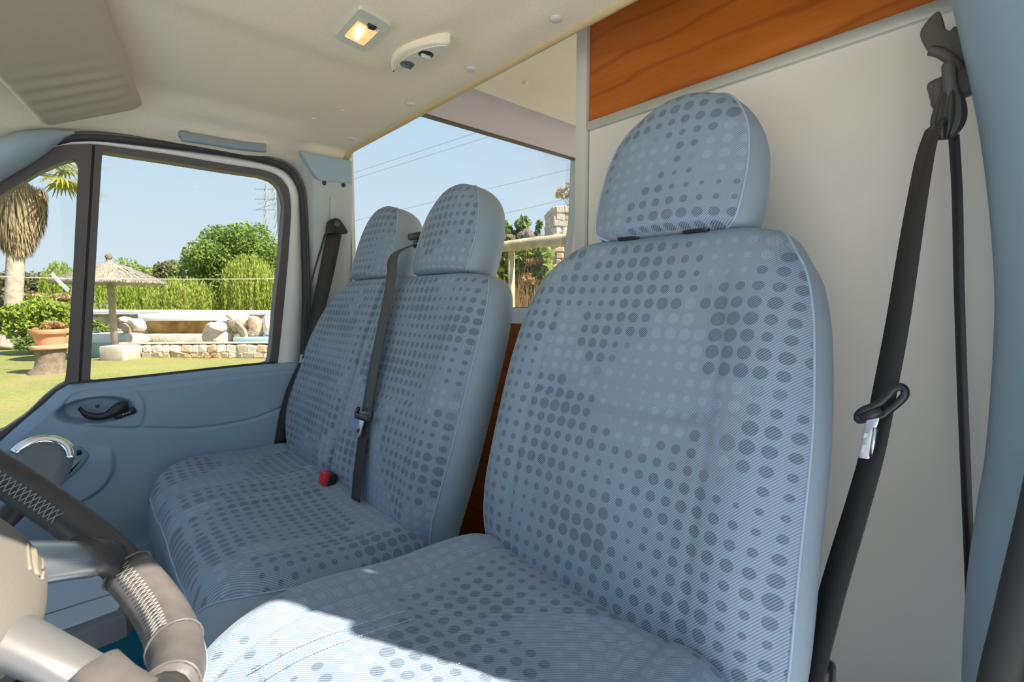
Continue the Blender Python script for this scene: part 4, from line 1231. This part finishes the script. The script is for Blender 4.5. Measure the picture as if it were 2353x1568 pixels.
# trees behind the wall
tree('leafy_tree', 'tall fresh green tree right of centre behind the garden wall', 545, 530, 735, 215, 26, 'leaf_green', 46000, 0.105, 11, group='trees behind the garden wall', lumps=26)
willow('tall weeping willow in front of the fresh green tree', 575, 585, 722, 120, 22, 420, 3)
willow('rounded low weeping willow beside the thatched parasol', 420, 636, 722, 135, 21, 420, 4)
willow('weeping willow hanging behind the parasol pole', 262, 615, 722, 150, 23, 480, 5, 'leaf_lime')
willow('willow seen left of the parasol beside the palm', 140, 600, 715, 75, 24, 240, 6, 'leaf_lime')
tree('conifer_tree', 'brownish pointed tree between the parasol and the willow', 372, 588, 720, 90, 28, 'leaf_olive', 9000, 0.12, 12, group='trees behind the garden wall')
tree('leafy_tree', 'greyish olive thicket behind the palm trunk', 60, 622, 730, 210, 27, 'leaf_olive', 14000, 0.13, 13, group='trees behind the garden wall', lumps=20)
tree('leafy_tree', 'low olive tree behind the right end of the wall', 640, 640, 735, 110, 24, 'leaf_green', 9000, 0.12, 14, group='trees behind the garden wall')
tree('leafy_tree', 'dark green tree behind the low weeping willow', 480, 630, 735, 130, 31, 'leaf_shrub', 12000, 0.12, 15, group='trees behind the garden wall')
tree('leafy_tree', 'low green tree behind the parasol canopy', 315, 608, 735, 130, 34, 'leaf_lime', 11000, 0.12, 16, group='trees behind the garden wall')

# palm
pb0 = on_z(22, 800, ZG)
pdep = pb0.dot(FW)
pt = at(38, 560, pdep); pcn = at(52, 425, pdep)
pm = thing('palm_tree', 'palm with a shaggy skirt of dead fronds', 'palm tree', pb0)
pth = cr([pb0, pb0.lerp(pt, 0.25) + Vector((0, 0.03, 0)), pt, pcn], 8)
tk = obj('trunk', tube(pth, 0.27, 16, False, [1.25 - 0.45 * smooth01(0, 8, k) for k in range(len(pth))]), 'palm_bark', pm)
g = np.random.default_rng(21)
n = 5200
hh = g.uniform(0, 1, n) ** 0.8
rad = 0.72 * (0.42 + 0.38 * np.sin(np.clip(hh * 1.25, 0, 1) * math.pi * 0.62)) * (0.75 + 0.3 * g.uniform(size=n))
th = g.uniform(0, 2 * math.pi, n)
axp = np.array(pt) + (np.array(pcn) - np.array(pt)) * hh[:, None] - np.array([0, 0, 0.25])
C = axp + np.stack([rad * np.cos(th), rad * np.sin(th), np.zeros(n)], 1)
a1 = np.stack([0.10 * np.cos(th), 0.10 * np.sin(th), -np.ones(n)], 1) * g.uniform(0.12, 0.32, (n, 1))
b1 = np.stack([-np.sin(th), np.cos(th), np.zeros(n)], 1) * 0.022
obj('dead_frond_skirt', (np.stack([C - a1, C + b1, C + a1, C - b1], 1).reshape(-1, 3), np.arange(4 * n).reshape(-1, 4)), 'palm_dead', pm, smooth=False, label='shaggy brown skirt of dead fronds', kind='stuff')
def frond(az, el, L, mat, droop, seed):
    g = np.random.default_rng(seed)
    d = Vector((math.cos(az), math.sin(az), 0))
    top = Vector(pcn) + Vector((0, 0, 0.35))
    st_ = [top + d * (L * 0.55 * q) * math.cos(el) + Vector((0, 0, L * 0.55 * q * math.sin(el) - droop * 0.3 * q * q)) for q in np.linspace(0, 1, 7)]
    parts = [tube(st_, 0.018, 5)]
    e = st_[-1]; fd = (st_[-1] - st_[-2]).normalized(); sd = fd.cross(Vector((0, 0, 1))).normalized(); ud = sd.cross(fd)
    VV, FF = [], []
    for k in range(26):                       # fan leaf: narrow blades from the end of the stalk
        ang = R(-105 + 210 * k / 25)
        v = fd * math.cos(ang) + sd * math.sin(ang) + ud * 0.15 * math.cos(ang * 2)
        ln = L * 0.55 * (0.75 + 0.25 * math.cos(ang)) * g.uniform(0.9, 1.1)
        pr_ = v.cross(ud).normalized() * 0.035
        m_ = e + v * ln * 0.55 + Vector((0, 0, -0.04))
        t_ = e + v * ln + Vector((0, 0, -droop * 0.30 * g.uniform(0.6, 1.3)))
        o = len(VV)
        VV += [e, m_ + pr_, t_, m_ - pr_]
        FF.append((o, o + 1, o + 2, o + 3))
    return obj('frond', join(parts[0], (VV, FF)), mat, pm, smooth=False)
for k in range(22):
    frond(2 * math.pi * k / 22 + 0.1, R(random.uniform(5, 70)), random.uniform(1.9, 2.4), 'palm_green', 0.9, 100 + k)
for k in range(14):
    frond(2 * math.pi * k / 14 + 0.3, R(random.uniform(-86, -66)), random.uniform(0.9, 1.2), 'palm_dead', 1.0, 200 + k)

# thatched parasol
ub = on_z(266, 826, ZG); ud_ = ub.dot(FW)
um = thing('thatched_parasol', 'thatched parasol on a wooden pole by the pool wall', 'parasol', ub)
ux0, uy0 = ub.x, ub.y
apx = at(262, 603, ud_).z; rimz = at(265, 648, ud_).z; pz = at(265, 792, ud_).z
URd = 104 * ud_ / F_PX
prof = [(0.03, apx + 0.15), (0.05, apx + 0.02)]
for k in range(1, 13):
    q = k / 12
    prof.append((URd * q, apx + (rimz - apx) * (0.25 * q + 0.75 * q ** 1.2)))
prof += [(URd * 0.985, rimz - 0.07), (URd * 0.5, rimz + 0.12), (0.05, apx - 0.14)]
cv = lathe(prof, (ux0, uy0, 0), 64)
cv = ([(x + random.uniform(-.012, .012), y + random.uniform(-.012, .012), z + random.uniform(-.015, .015)) for x, y, z in cv[0]], cv[1])
can = obj('thatch_canopy', cv, 'thatch', um)
n = 4200
g = np.random.default_rng(8)
th = g.uniform(0, 2 * math.pi, n); q = np.sqrt(g.uniform(0.01, 1, n))
C = np.stack([ux0 + URd * q * np.cos(th), uy0 + URd * q * np.sin(th), apx + (rimz - apx) * (0.25 * q + 0.75 * q ** 1.2) + 0.015], 1)
a1 = np.stack([np.cos(th), np.sin(th), np.full(n, -0.42)], 1) * g.uniform(0.05, 0.13, (n, 1))
b1 = np.stack([-np.sin(th), np.cos(th), np.zeros(n)], 1) * 0.008
obj('straw', (np.stack([C - a1, C + b1, C + a1, C - b1], 1).reshape(-1, 3), np.arange(4 * n).reshape(-1, 4)), 'thatch', can, smooth=False, kind='stuff')
obj('finial', lathe([(0.05, apx + 0.05), (0.085, apx + 0.12), (0.06, apx + 0.17), (0.03, apx + 0.20), (0.0, apx + 0.2)], (ux0, uy0, 0), 12), 'bark', um)
obj('pole', tube([(ux0, uy0, pz - 0.2), (ux0, uy0, apx)], 0.075, 12), 'post_wood', um)
for k in range(8):
    a = 2 * math.pi * k / 8
    obj('rib', tube([(ux0, uy0, apx - 0.12), (ux0 + URd * 0.95 * math.cos(a), uy0 + URd * 0.95 * math.sin(a), rimz - 0.03)], 0.02, 6), 'post_wood', um)
cvec = Vector((RT.x, RT.y, 0))
bz = on_z(278, 828, ZG)
obj('concrete_base', rbox((bz.x, bz.y, (pz + ZG) / 2), (0.58, 0.58, pz - ZG), 0.03, 2, (math.atan2(RT.y, RT.x), 'Z')), 'concrete', um, sharp=40)

# flower pot on a stump
f0 = on_z(112, 862, ZG); fd_ = f0.dot(FW)
sp_ = fd_ / F_PX
stump = obj('tree_stump', tube(cr([(f0.x, f0.y, ZG), (f0.x + 0.02, f0.y + 0.03, ZG + 22 * sp_), (f0.x, f0.y + 0.06, ZG + 60 * sp_)], 5), 0.28, 14, False, [1.15, 1.1, 1.0, .92, .86, .82, .8, .8, .82, .85, .9]), 'bark')
tag(stump, 'dark leaning tree stump carrying the terracotta pot', 'stump')
pt_ = thing('flower_pot', 'terracotta pot with red plant on the stump', 'flower pot', (f0.x, f0.y + 0.06, ZG + 60 * sp_))
z0 = ZG + 60 * sp_
obj('pot_base', lathe([(0.0, 0), (0.30, 0.0), (0.32, 0.02), (0.32, 0.06), (0.26, 0.08), (0.0, 0.08)], (f0.x, f0.y + 0.06, z0), 28), 'terracotta', pt_, sharp=40)
obj('pot', lathe([(0.0, 0.08), (0.20, 0.08), (0.225, 0.16), (0.255, 0.30), (0.30, 0.31), (0.32, 0.35), (0.315, 0.40), (0.28, 0.40), (0.26, 0.34), (0.0, 0.33)], (f0.x, f0.y + 0.06, z0), 28), 'terracotta', pt_, sharp=40)
C = clump((f0.x, f0.y + 0.06, z0 + 0.42), (0.30, 0.30, 0.14), 700, 31, 9)
obj('plant', leaves(C, 0.05, 32), 'leaf_dry', pt_, smooth=False)
# planted shrubs on the left
tree('hedge_shrub', 'bright green rounded shrub between the palm and the pot', 92, 688, 775, 118, 13.6, 'leaf_lime', 9000, 0.09, 41, 'shrub', lumps=18, trunk_r=0.05)
tree('flowering_shrub', 'yellow-orange tipped shrub above the green hedge shrub', 118, 672, 715, 90, 16.4, 'leaf_autumn', 2200, 0.08, 42, 'shrub', trunk_r=0.05)
tree('hedge_shrub', 'small green shrub left of the rock pile behind the parasol', 228, 735, 785, 70, 14.4, 'leaf_shrub', 3500, 0.08, 43, 'shrub', trunk_r=0.04)
tree('hedge_shrub', 'dark green shrub behind the palm at the left edge', -10, 700, 790, 90, 16.2, 'leaf_shrub', 3500, 0.09, 44, 'shrub', trunk_r=0.04)
tree('ground_plant', 'low pale plant at the foot of the green shrub', 65, 770, 802, 50, 13.2, 'leaf_shrub', 1500, 0.06, 45, 'plant', trunk_r=0.02)

# pool terrace: stones, coping, slab
def stone_mesh(name, seed, mat):
    bm = bmesh.new()
    bmesh.ops.create_cube(bm, size=1)
    g = random.Random(seed)
    for v in bm.verts:
        v.co += Vector((g.uniform(-.13, .13), g.uniform(-.13, .13), g.uniform(-.13, .13)))
    bmesh.ops.bevel(bm, geom=bm.edges[:], offset=0.17, segments=1, profile=0.5, affect='EDGES')
    me = bpy.data.meshes.new(name)
    bm.to_mesh(me); bm.free()
    me.materials.append(M[mat])
    me.polygons.foreach_set('use_smooth', [False] * len(me.polygons))
    return me
ROCKS = None
STONES = [stone_mesh('stone', 50 + k, ('stone_a', 'stone_b', 'stone_b', 'stone_c', 'stone_b', 'stone_a')[k]) for k in range(6)]
def rock_mesh(seed, mat):
    bm = bmesh.new()
    bmesh.ops.create_icosphere(bm, subdivisions=3, radius=0.55)
    g = random.Random(seed)
    ds = [(Vector((g.gauss(0, 1), g.gauss(0, 1), g.gauss(0, 1))).normalized(), g.uniform(0.30, 0.46)) for _ in range(14)]
    for v in bm.verts:
        for d, k in ds:
            e_ = v.co.dot(d)
            if e_ > k:
                v.co -= d * (e_ - k) * 0.8
    me = bpy.data.meshes.new('rock')
    bm.to_mesh(me); bm.free()
    me.materials.append(M[mat])
    me.polygons.foreach_set('use_smooth', [True] * len(me.polygons))
    return me
ROCKS = [rock_mesh(70 + k, ('stone_a', 'stone_b', 'stone_b', 'stone_c', 'stone_b', 'stone_a')[k]) for k in range(6)]
def stone_wall(label, u0, u1, dep, z_lo, z_hi, size, seed, thick=0.3, group=None, core=True, cat='stone wall', cat_name='stone_wall'):
    """wall across the view between two pixel columns at one distance, made of single stones"""
    a, b = at(u0, 760, dep), at(u1, 760, dep)
    d = Vector((b.x - a.x, b.y - a.y, 0)); L = d.length; d.normalize(); nn = Vector((d.y, -d.x, 0))
    if nn.dot(Vector((-a.x, -a.y, 0))) < 0: nn = -nn
    mid = (a + b) / 2
    t = thing(cat_name, label, cat, (mid.x, mid.y, ZG), group)
    ang = math.atan2(d.y, d.x)
    obj('wall_core', rbox((mid.x - nn.x * thick / 2, mid.y - nn.y * thick / 2, (z_lo + z_hi) / 2), (L, thick, z_hi - z_lo - 0.02), 0.02, 1, (ang, 'Z')), 'mortar', t, smooth=False)
    g = random.Random(seed)
    z = z_lo
    while z < z_hi - size * 0.25:
        h = min(size * g.uniform(0.75, 1.15), z_hi - z + 0.02)
        x = g.uniform(-size, 0)
        while x < L:
            w_ = size * g.uniform(0.9, 1.9)
            c = a + d * (x + w_ / 2); 
            share('stone', STONES[g.randrange(6)], t, (c.x + nn.x * 0.02, c.y + nn.y * 0.02, z + h / 2), (g.uniform(-.2, .2), g.uniform(-.2, .2), ang + g.uniform(-.15, .15)), (w_ * 1.12, size * 0.7, h * 1.14))
            x += w_
        z += h
    return t, a, b, d, nn
zpx = lambda v, dep: at(400, v, dep).z
stone_wall('long low stone wall along the lawn in front of the pool', 285, 690, 12.6, ZG, zpx(792, 12.6), 0.17, 1)
a, b = at(285, 788, 12.75), at(690, 786, 12.75)
cp_ = obj('coping', ribbon([Vector((a.x, a.y, zpx(790, 12.7))), Vector((b.x, b.y, zpx(788, 12.7)))], (0.5, 0.6, 0), 0.35, 0.05), 'stone_b', smooth=False)
tag(cp_, 'pale flat coping on the low stone wall', 'coping')
stone_wall('back retaining wall of pale stone below the white coping', 205, 700, 15.6, ZG, zpx(722, 15.6), 0.24, 2)
a, b = at(205, 716, 15.5), at(700, 717, 15.5)
cp_ = obj('white_coping', ribbon([Vector((a.x, a.y, zpx(717, 15.5))), Vector((b.x, b.y, zpx(719, 15.5)))], (0.5, 0.6, 0), 0.4, 0.09), 'white_paint', smooth=False)
tag(cp_, 'thin white coping line on the back wall', 'coping')
def slab(name, label, cat, u0, u1, v0, v1, dep, deep, mat):
    a, b = at(u0, (v0 + v1) / 2, dep), at(u1, (v0 + v1) / 2, dep)
    d = Vector((b.x - a.x, b.y - a.y, 0)); L = d.length; d.normalize()
    nn = Vector((d.y, -d.x, 0))
    if nn.dot(Vector((-a.x, -a.y, 0))) < 0: nn = -nn
    m_ = (a + b) / 2 - nn * deep / 2
    h = abs(at((u0 + u1) / 2, v0, dep).z - at((u0 + u1) / 2, v1, dep).z)
    o = obj(name, rbox(m_, (L, deep, h), min(0.02, h * 0.2), 2, (math.atan2(d.y, d.x), 'Z')), mat, sharp=40)
    return tag(o, label, cat)
slab('waterfall_slab', 'thick white slab spanning the two rock piles', 'slab', 316, 502, 723, 738, 14.3, 1.2, 'white_paint')
slab('ochre_wall', 'mottled ochre wall under the white slab', 'wall', 310, 510, 738, 772, 14.9, 0.15, 'ochre')
slab('pool_ledge', 'pale ledge at the foot of the ochre wall', 'ledge', 330, 470, 769, 790, 14.2, 0.5, 'stone_b')
slab('pool_basin', 'pale blue pool rim at the right behind the low wall', 'pool', 535, 700, 776, 792, 13.4, 1.5, 'pool_water')
slab('pool_basin', 'white and blue pool rim left of the parasol base', 'pool', 190, 268, 768, 792, 13.6, 1.2, 'white_paint')
slab('low_block', 'grey-teal low block left of the parasol base', 'block', 180, 256, 791, 826, 12.5, 0.5, 'wall_teal')
def rock(label, u, v, wpx, hpx, dep, k, group):
    c = at(u, v, dep)
    o = bpy.data.objects.new('rock', ROCKS[k])
    COL.objects.link(o)
    o.location = (c.x, c.y, c.z + Z0)
    o.rotation_euler = (0.3 * k, 0.2 * k, 0.9 * k)
    w_ = wpx * dep / F_PX
    o.scale = (w_, w_ * 0.9, hpx * dep / F_PX)
    tag(o, label, 'rock', group)
for lab, u, v, wd_, hp_, k in (('large pale rock at the foot of the left rock pile', 308, 778, 62, 38, 1), ('orange-brown rock in the left rock pile', 296, 762, 46, 22, 3), ('upper pale rock carrying the left slab end', 316, 745, 40, 30, 2), ('small rock above the left rock pile', 290, 738, 36, 22, 0),
                               ('broad pale rock at the foot of the right rock pile', 500, 778, 78, 36, 4), ('upper pale rock carrying the right slab end', 512, 750, 56, 32, 1), ('grey rock right of the right rock pile', 552, 745, 50, 36, 5), ('tan rock at the right end of the pool', 590, 752, 56, 34, 3), ('brown rock behind the pool rim', 560, 768, 64, 18, 3), ('top rock of the right rock pile', 540, 732, 40, 18, 2), ('pale rock beside the window edge', 622, 748, 50, 40, 4)):
    rock(lab, u, v, wd_, hp_, 13.9, k, 'rocks of the pool waterfall')
pc_ = on_z(478, 818, ZG)
C = np.stack([np.full(700, pc_.x), np.full(700, pc_.y), np.full(700, ZG + 0.09)], 1) + np.random.default_rng(3).normal(0, 1, (700, 3)) * np.array([0.45, 0.35, 0.012])
pch = obj('leaf_litter', leaves(C, 0.05, 4), 'leaf_dry', smooth=False, kind='stuff')
tag(pch, 'dry brown leaf litter on the lawn before the stone wall', 'leaf litter')
# line across the garden, pennant
rp = [at(-60, 634, 9.5), at(150, 640, 9.5), at(400, 642, 9.5), at(720, 641, 9.5)]
ro = obj('line', tube(cr(rp, 8), 0.007, 5), 'rope_white')
tag(ro, 'thin pale line stretched across the garden', 'rope')
fa, fb = at(118, 628, 9.5), at(158, 668, 9.5)
fl_ = obj('white_strip', ribbon(cr([fa, fa.lerp(fb, 0.5) + Vector((0, 0, -0.02)), fb], 4), (0.3, 0.2, 1), 0.075, 0.01), 'white_paint', smooth=False)
tag(fl_, 'white strip hanging from the line beside the palm', 'strip')

# pylon far away
pd = 150
py = thing('pylon', 'faint steel lattice pylon at the edge of the door window', 'pylon', (at(630, 700, pd).x, at(630, 700, pd).y, ZG))
b0 = at(630, 700, pd); tz = at(630, 425, pd).z
hw0, hw1 = 2.6, 1.0
legs = []
for sx in (-1, 1):
    for sy in (-1, 1):
        obj('leg', tube([(b0.x + sx * hw0, b0.y + sy * hw0, ZG), (b0.x + sx * hw1, b0.y + sy * hw1, tz)], 0.13, 4), 'steel', py, smooth=False)
bar = []
for k in range(14):
    q0, q1 = k / 14, (k + 1) / 14
    w0, w1 = hw0 + (hw1 - hw0) * q0, hw0 + (hw1 - hw0) * q1
    z0_, z1_ = ZG + (tz - ZG) * q0, ZG + (tz - ZG) * q1
    for s1 in (-1, 1):
        bar.append(tube([(b0.x - w0, b0.y + s1 * w0, z0_), (b0.x + w1, b0.y + s1 * w1, z1_)], 0.07, 4))
        bar.append(tube([(b0.x + s1 * w0, b0.y - w0, z0_), (b0.x + s1 * w1, b0.y + w1, z1_)], 0.07, 4))
obj('lattice', join(*bar), 'steel', py, smooth=False)
for v_ in (440, 462, 486):
    z_ = at(630, v_, pd).z
    obj('cross_arm', tube([(b0.x - RT.x * 4.5, b0.y - RT.y * 4.5, z_), (b0.x + RT.x * 4.5, b0.y + RT.y * 4.5, z_)], 0.12, 4), 'steel', py, smooth=False)

# ------------------------------------------------------------------ view through the rear side window
for k, (u0, v0, u1, v1, lb) in enumerate(((780, 408, 1110, 300, 'uppermost power cable across the rear window'), (780, 422, 1130, 312, 'second power cable just under the uppermost one'), (880, 492, 1340, 382, 'power cable passing behind the near passenger headrest'), (1050, 517, 1345, 447, 'lowest power cable over the fence'))):
    A_, B_ = at(u0, v0, 32), at(u1, v1, 26)
    d_ = B_ - A_
    c = obj('power_cable', tube([A_ - d_ * 0.8, A_, B_, B_ + d_ * 0.8], 0.013, 5), 'cable')
    tag(c, lb, 'cable', 'power cables')
DT = 4.6
ter = on_x(1175, 705, -6)
tb_ = obj('bank', rbox((at(1220, 760, 6.2).x, at(1220, 760, 6.2).y, (ZG - 0.25) / 2 - 0.1), (3.6, 4.0, ZG * -1 - 0.3), 0.05, 2, (math.atan2(at(1310, 560, DT).y - at(1127, 570, DT).y, at(1310, 560, DT).x - at(1127, 570, DT).x), 'Z')), 'grass')
tag(tb_, 'raised grassy bank under the wooden fence', 'bank', kind='structure')
fn_ = thing('wooden_fence', 'rustic log fence beyond the rear side window', 'fence', (at(1220, 700, DT).x, at(1220, 700, DT).y, -0.3))
ra, rb = at(1090, 576, DT + 0.25), at(1420, 540, DT - 0.4)
rl = cr([ra + (ra - rb) * 0.6, ra, ra.lerp(rb, 0.5) + Vector((0, 0, 0.012)), rb, rb + (rb - ra) * 0.3], 5)
obj('rail', tube(rl, 0.052, 12), 'log_wood', fn_)
for u_, dd in ((1175, 0.1), (1520, -0.9), (905, 0.5)):
    q = at(u_, 566, DT + dd)
    obj('post', tube([(q.x, q.y, -0.45), (q.x, q.y, q.z)], 0.034, 10), 'log_wood', fn_)
sg = thing('stone_pillar', 'pale pink stone gate pillar behind the fence rail', 'pillar', (at(1318, 600, 5.9).x, at(1318, 600, 5.9).y, -0.3))
c0 = at(1320, 600, 5.9); ang = math.atan2(RT.y, RT.x) + 0.1
zt = at(1300, 497, 5.9).z
obj('pillar_core', rbox((c0.x, c0.y, (zt - 0.4) / 2), (0.54, 0.5, zt + 0.36), 0.02, 1, (ang, 'Z')), 'mortar', sg, smooth=False)
g = random.Random(9)
d = Vector((math.cos(ang), math.sin(ang), 0)); nn = Vector((d.y, -d.x, 0))
if nn.dot(c0) > 0: nn = -nn
z = -0.35
while z < zt:
    h = g.uniform(0.06, 0.085)
    for side in range(2):
        x = -0.29 if side == 0 else -0.25
        while x < (0.29 if side == 0 else 0.25):
            w_ = g.uniform(0.06, 0.11)
            c = (c0 + d * (x + w_ / 2) + nn * 0.25) if side == 0 else (c0 - d * 0.28 + nn * (x + w_ / 2))
            share('stone', STONES[(0, 5, 1, 0)[g.randrange(4)] if z > 0.62 else 3], sg, (c.x, c.y, z + h / 2), (g.uniform(-.15, .15), g.uniform(-.15, .15), ang + (0 if side == 0 else math.pi / 2)), (w_ * 1.1, 0.10, h * 1.1))
            x += w_
    z += h
hd = thing('hedge', 'dense green hedge with dry stalks behind the fence', 'hedge', (at(1195, 640, 6.3).x, at(1195, 640, 6.3).y, -0.4))
g2 = np.random.default_rng(77)
n = 26000
ca, cb2 = at(1040, 640, 5.6), at(1258, 640, 5.2)
q = g2.uniform(0, 1, n)
C = np.array(ca)[None] * (1 - q[:, None]) + np.array(cb2)[None] * q[:, None]
dpt = np.array([-RT.y, RT.x, 0])
C += dpt * (g2.uniform(-0.15, 0.15, (n, 1))) + g2.normal(0, 0.03, (n, 3))
C[:, 2] = -0.4 + (at(1195, 574, 5.4).z + 0.4) * g2.uniform(0, 1, n) + 0.05 * np.sin(q * 23)
obj('foliage', leaves(C, 0.055, 78), 'leaf_hedge', hd, smooth=False)
n = 260
cq = at(1218, 690, 5.05)
th = g2.uniform(0, 1, n)
B0 = np.array([cq.x, cq.y, -0.4]) + np.stack([RT.x * (th - 0.5) * 0.55, RT.y * (th - 0.5) * 0.55, np.zeros(n)], 1) + g2.normal(0, 0.04, (n, 3))
up_ = np.stack([g2.normal(0, 0.09, n), g2.normal(0, 0.09, n), g2.uniform(0.3, 0.72, n)], 1)
sd_ = np.array([RT.x, RT.y, 0]) * 0.006
obj('dry_stalks', (np.stack([B0 - sd_, B0 + up_ * 0.5 + sd_, B0 + up_, B0 + up_ * 0.5 - sd_], 1).reshape(-1, 3), np.arange(4 * n).reshape(-1, 4)), 'leaf_dry', hd, smooth=False, kind='stuff')
C = np.concatenate([clump(at(1228, 605, 5.1), (0.10, 0.10, 0.06), 110, 79, 6), clump(at(1212, 640, 5.1), (0.14, 0.14, 0.05), 80, 80, 6)])
obj('dry_leaves', leaves(C, 0.05, 81), 'leaf_dry', hd, smooth=False)
bs = thing('blossom_bush', 'bush with pale pink blossom above the fence rail', 'bush', (at(1205, 560, 7).x, at(1205, 560, 7).y, -0.4))
C = np.concatenate([clump(at(1152, 540, 7), (0.16, 0.16, 0.22), 500, 90, 7), clump(at(1195, 528, 7), (0.20, 0.2, 0.20), 650, 91, 8), clump(at(1243, 535, 7), (0.10, 0.1, 0.16), 260, 92, 6), clump(at(1175, 560, 7), (0.30, 0.3, 0.12), 700, 95, 8)])
obj('foliage', leaves(C, 0.055, 93), 'leaf_shrub', bs, smooth=False)
C = np.concatenate([clump(at(1222, 545, 6.9), (0.20, 0.2, 0.16), 900, 94, 10), clump(at(1190, 555, 6.9), (0.18, 0.2, 0.10), 400, 97, 8)])
obj('blossom', leaves(C, 0.045, 96, aspect=1.1), 'leaf_pink', bs, smooth=False)
b_ = at(1205, 560, 7)
for k in range(5):
    obj('stem', tube([(b_.x, b_.y, -0.4), (b_.x + RT.x * (k - 2) * 0.12, b_.y + RT.y * (k - 2) * 0.12, b_.z)], 0.012, 5), 'bark', bs)
st_ = thing('sapling', 'thin sapling with sparse yellowish leaves above the stone pillar', 'tree', (at(1315, 600, 9).x, at(1315, 600, 9).y, -0.4))
r0 = at(1316, 600, 9); 
for k, (u_, v_) in enumerate(((1290, 432), (1302, 428), (1315, 440), (1282, 448), (1325, 455), (1308, 470), (1335, 430))):
    tip = at(u_, v_, 9)
    obj('branch', tube(cr([Vector((r0.x, r0.y, -0.4)), at(1316, 520, 9), at(1314, 480, 9).lerp(tip, 0.2), tip], 5), 0.012, 5, False, [1 - 0.05 * q for q in range(16)]), 'bark', st_)
C = np.concatenate([clump(at(u_, v_, 9), (0.10, 0.10, 0.10), 45, 300 + u_, 6) for u_, v_ in ((1290, 436), (1303, 432), (1316, 446), (1284, 450), (1325, 460), (1312, 474), (1335, 432), (1298, 452))])
obj('foliage', leaves(C, 0.045, 301), 'leaf_autumn', st_, smooth=False)

# unseen pale ground added to bounce sunlight into the cab, bonnet ahead of the windscreen
simple('bounce_ground', (0.72, 0.74, 0.77), 0.95, var=0.08, scale=30, bump=0.6, bscale=60, bdist=0.02)
gv = obj('bounce_forecourt', surf(lambda s_, t_: (-2.6 + 30 * s_, -22 + 44 * t_, ZG + 0.07), 10, 10), 'bounce_ground')
tag(gv, 'unseen pale ground added around the van to bounce light inside', 'bounce_ground', kind='structure')
bo = obj('bonnet', surf(lambda s_, t_: (-1.80 + 1.74 * s_, -1.05 - 0.85 * t_, -0.20 - 0.32 * t_ ** 1.6 - 0.10 * (2 * s_ - 1) ** 4), 16, 12), 'paint_cream')
tag(bo, 'white bonnet of the van ahead of the windscreen', 'bonnet', kind='structure')
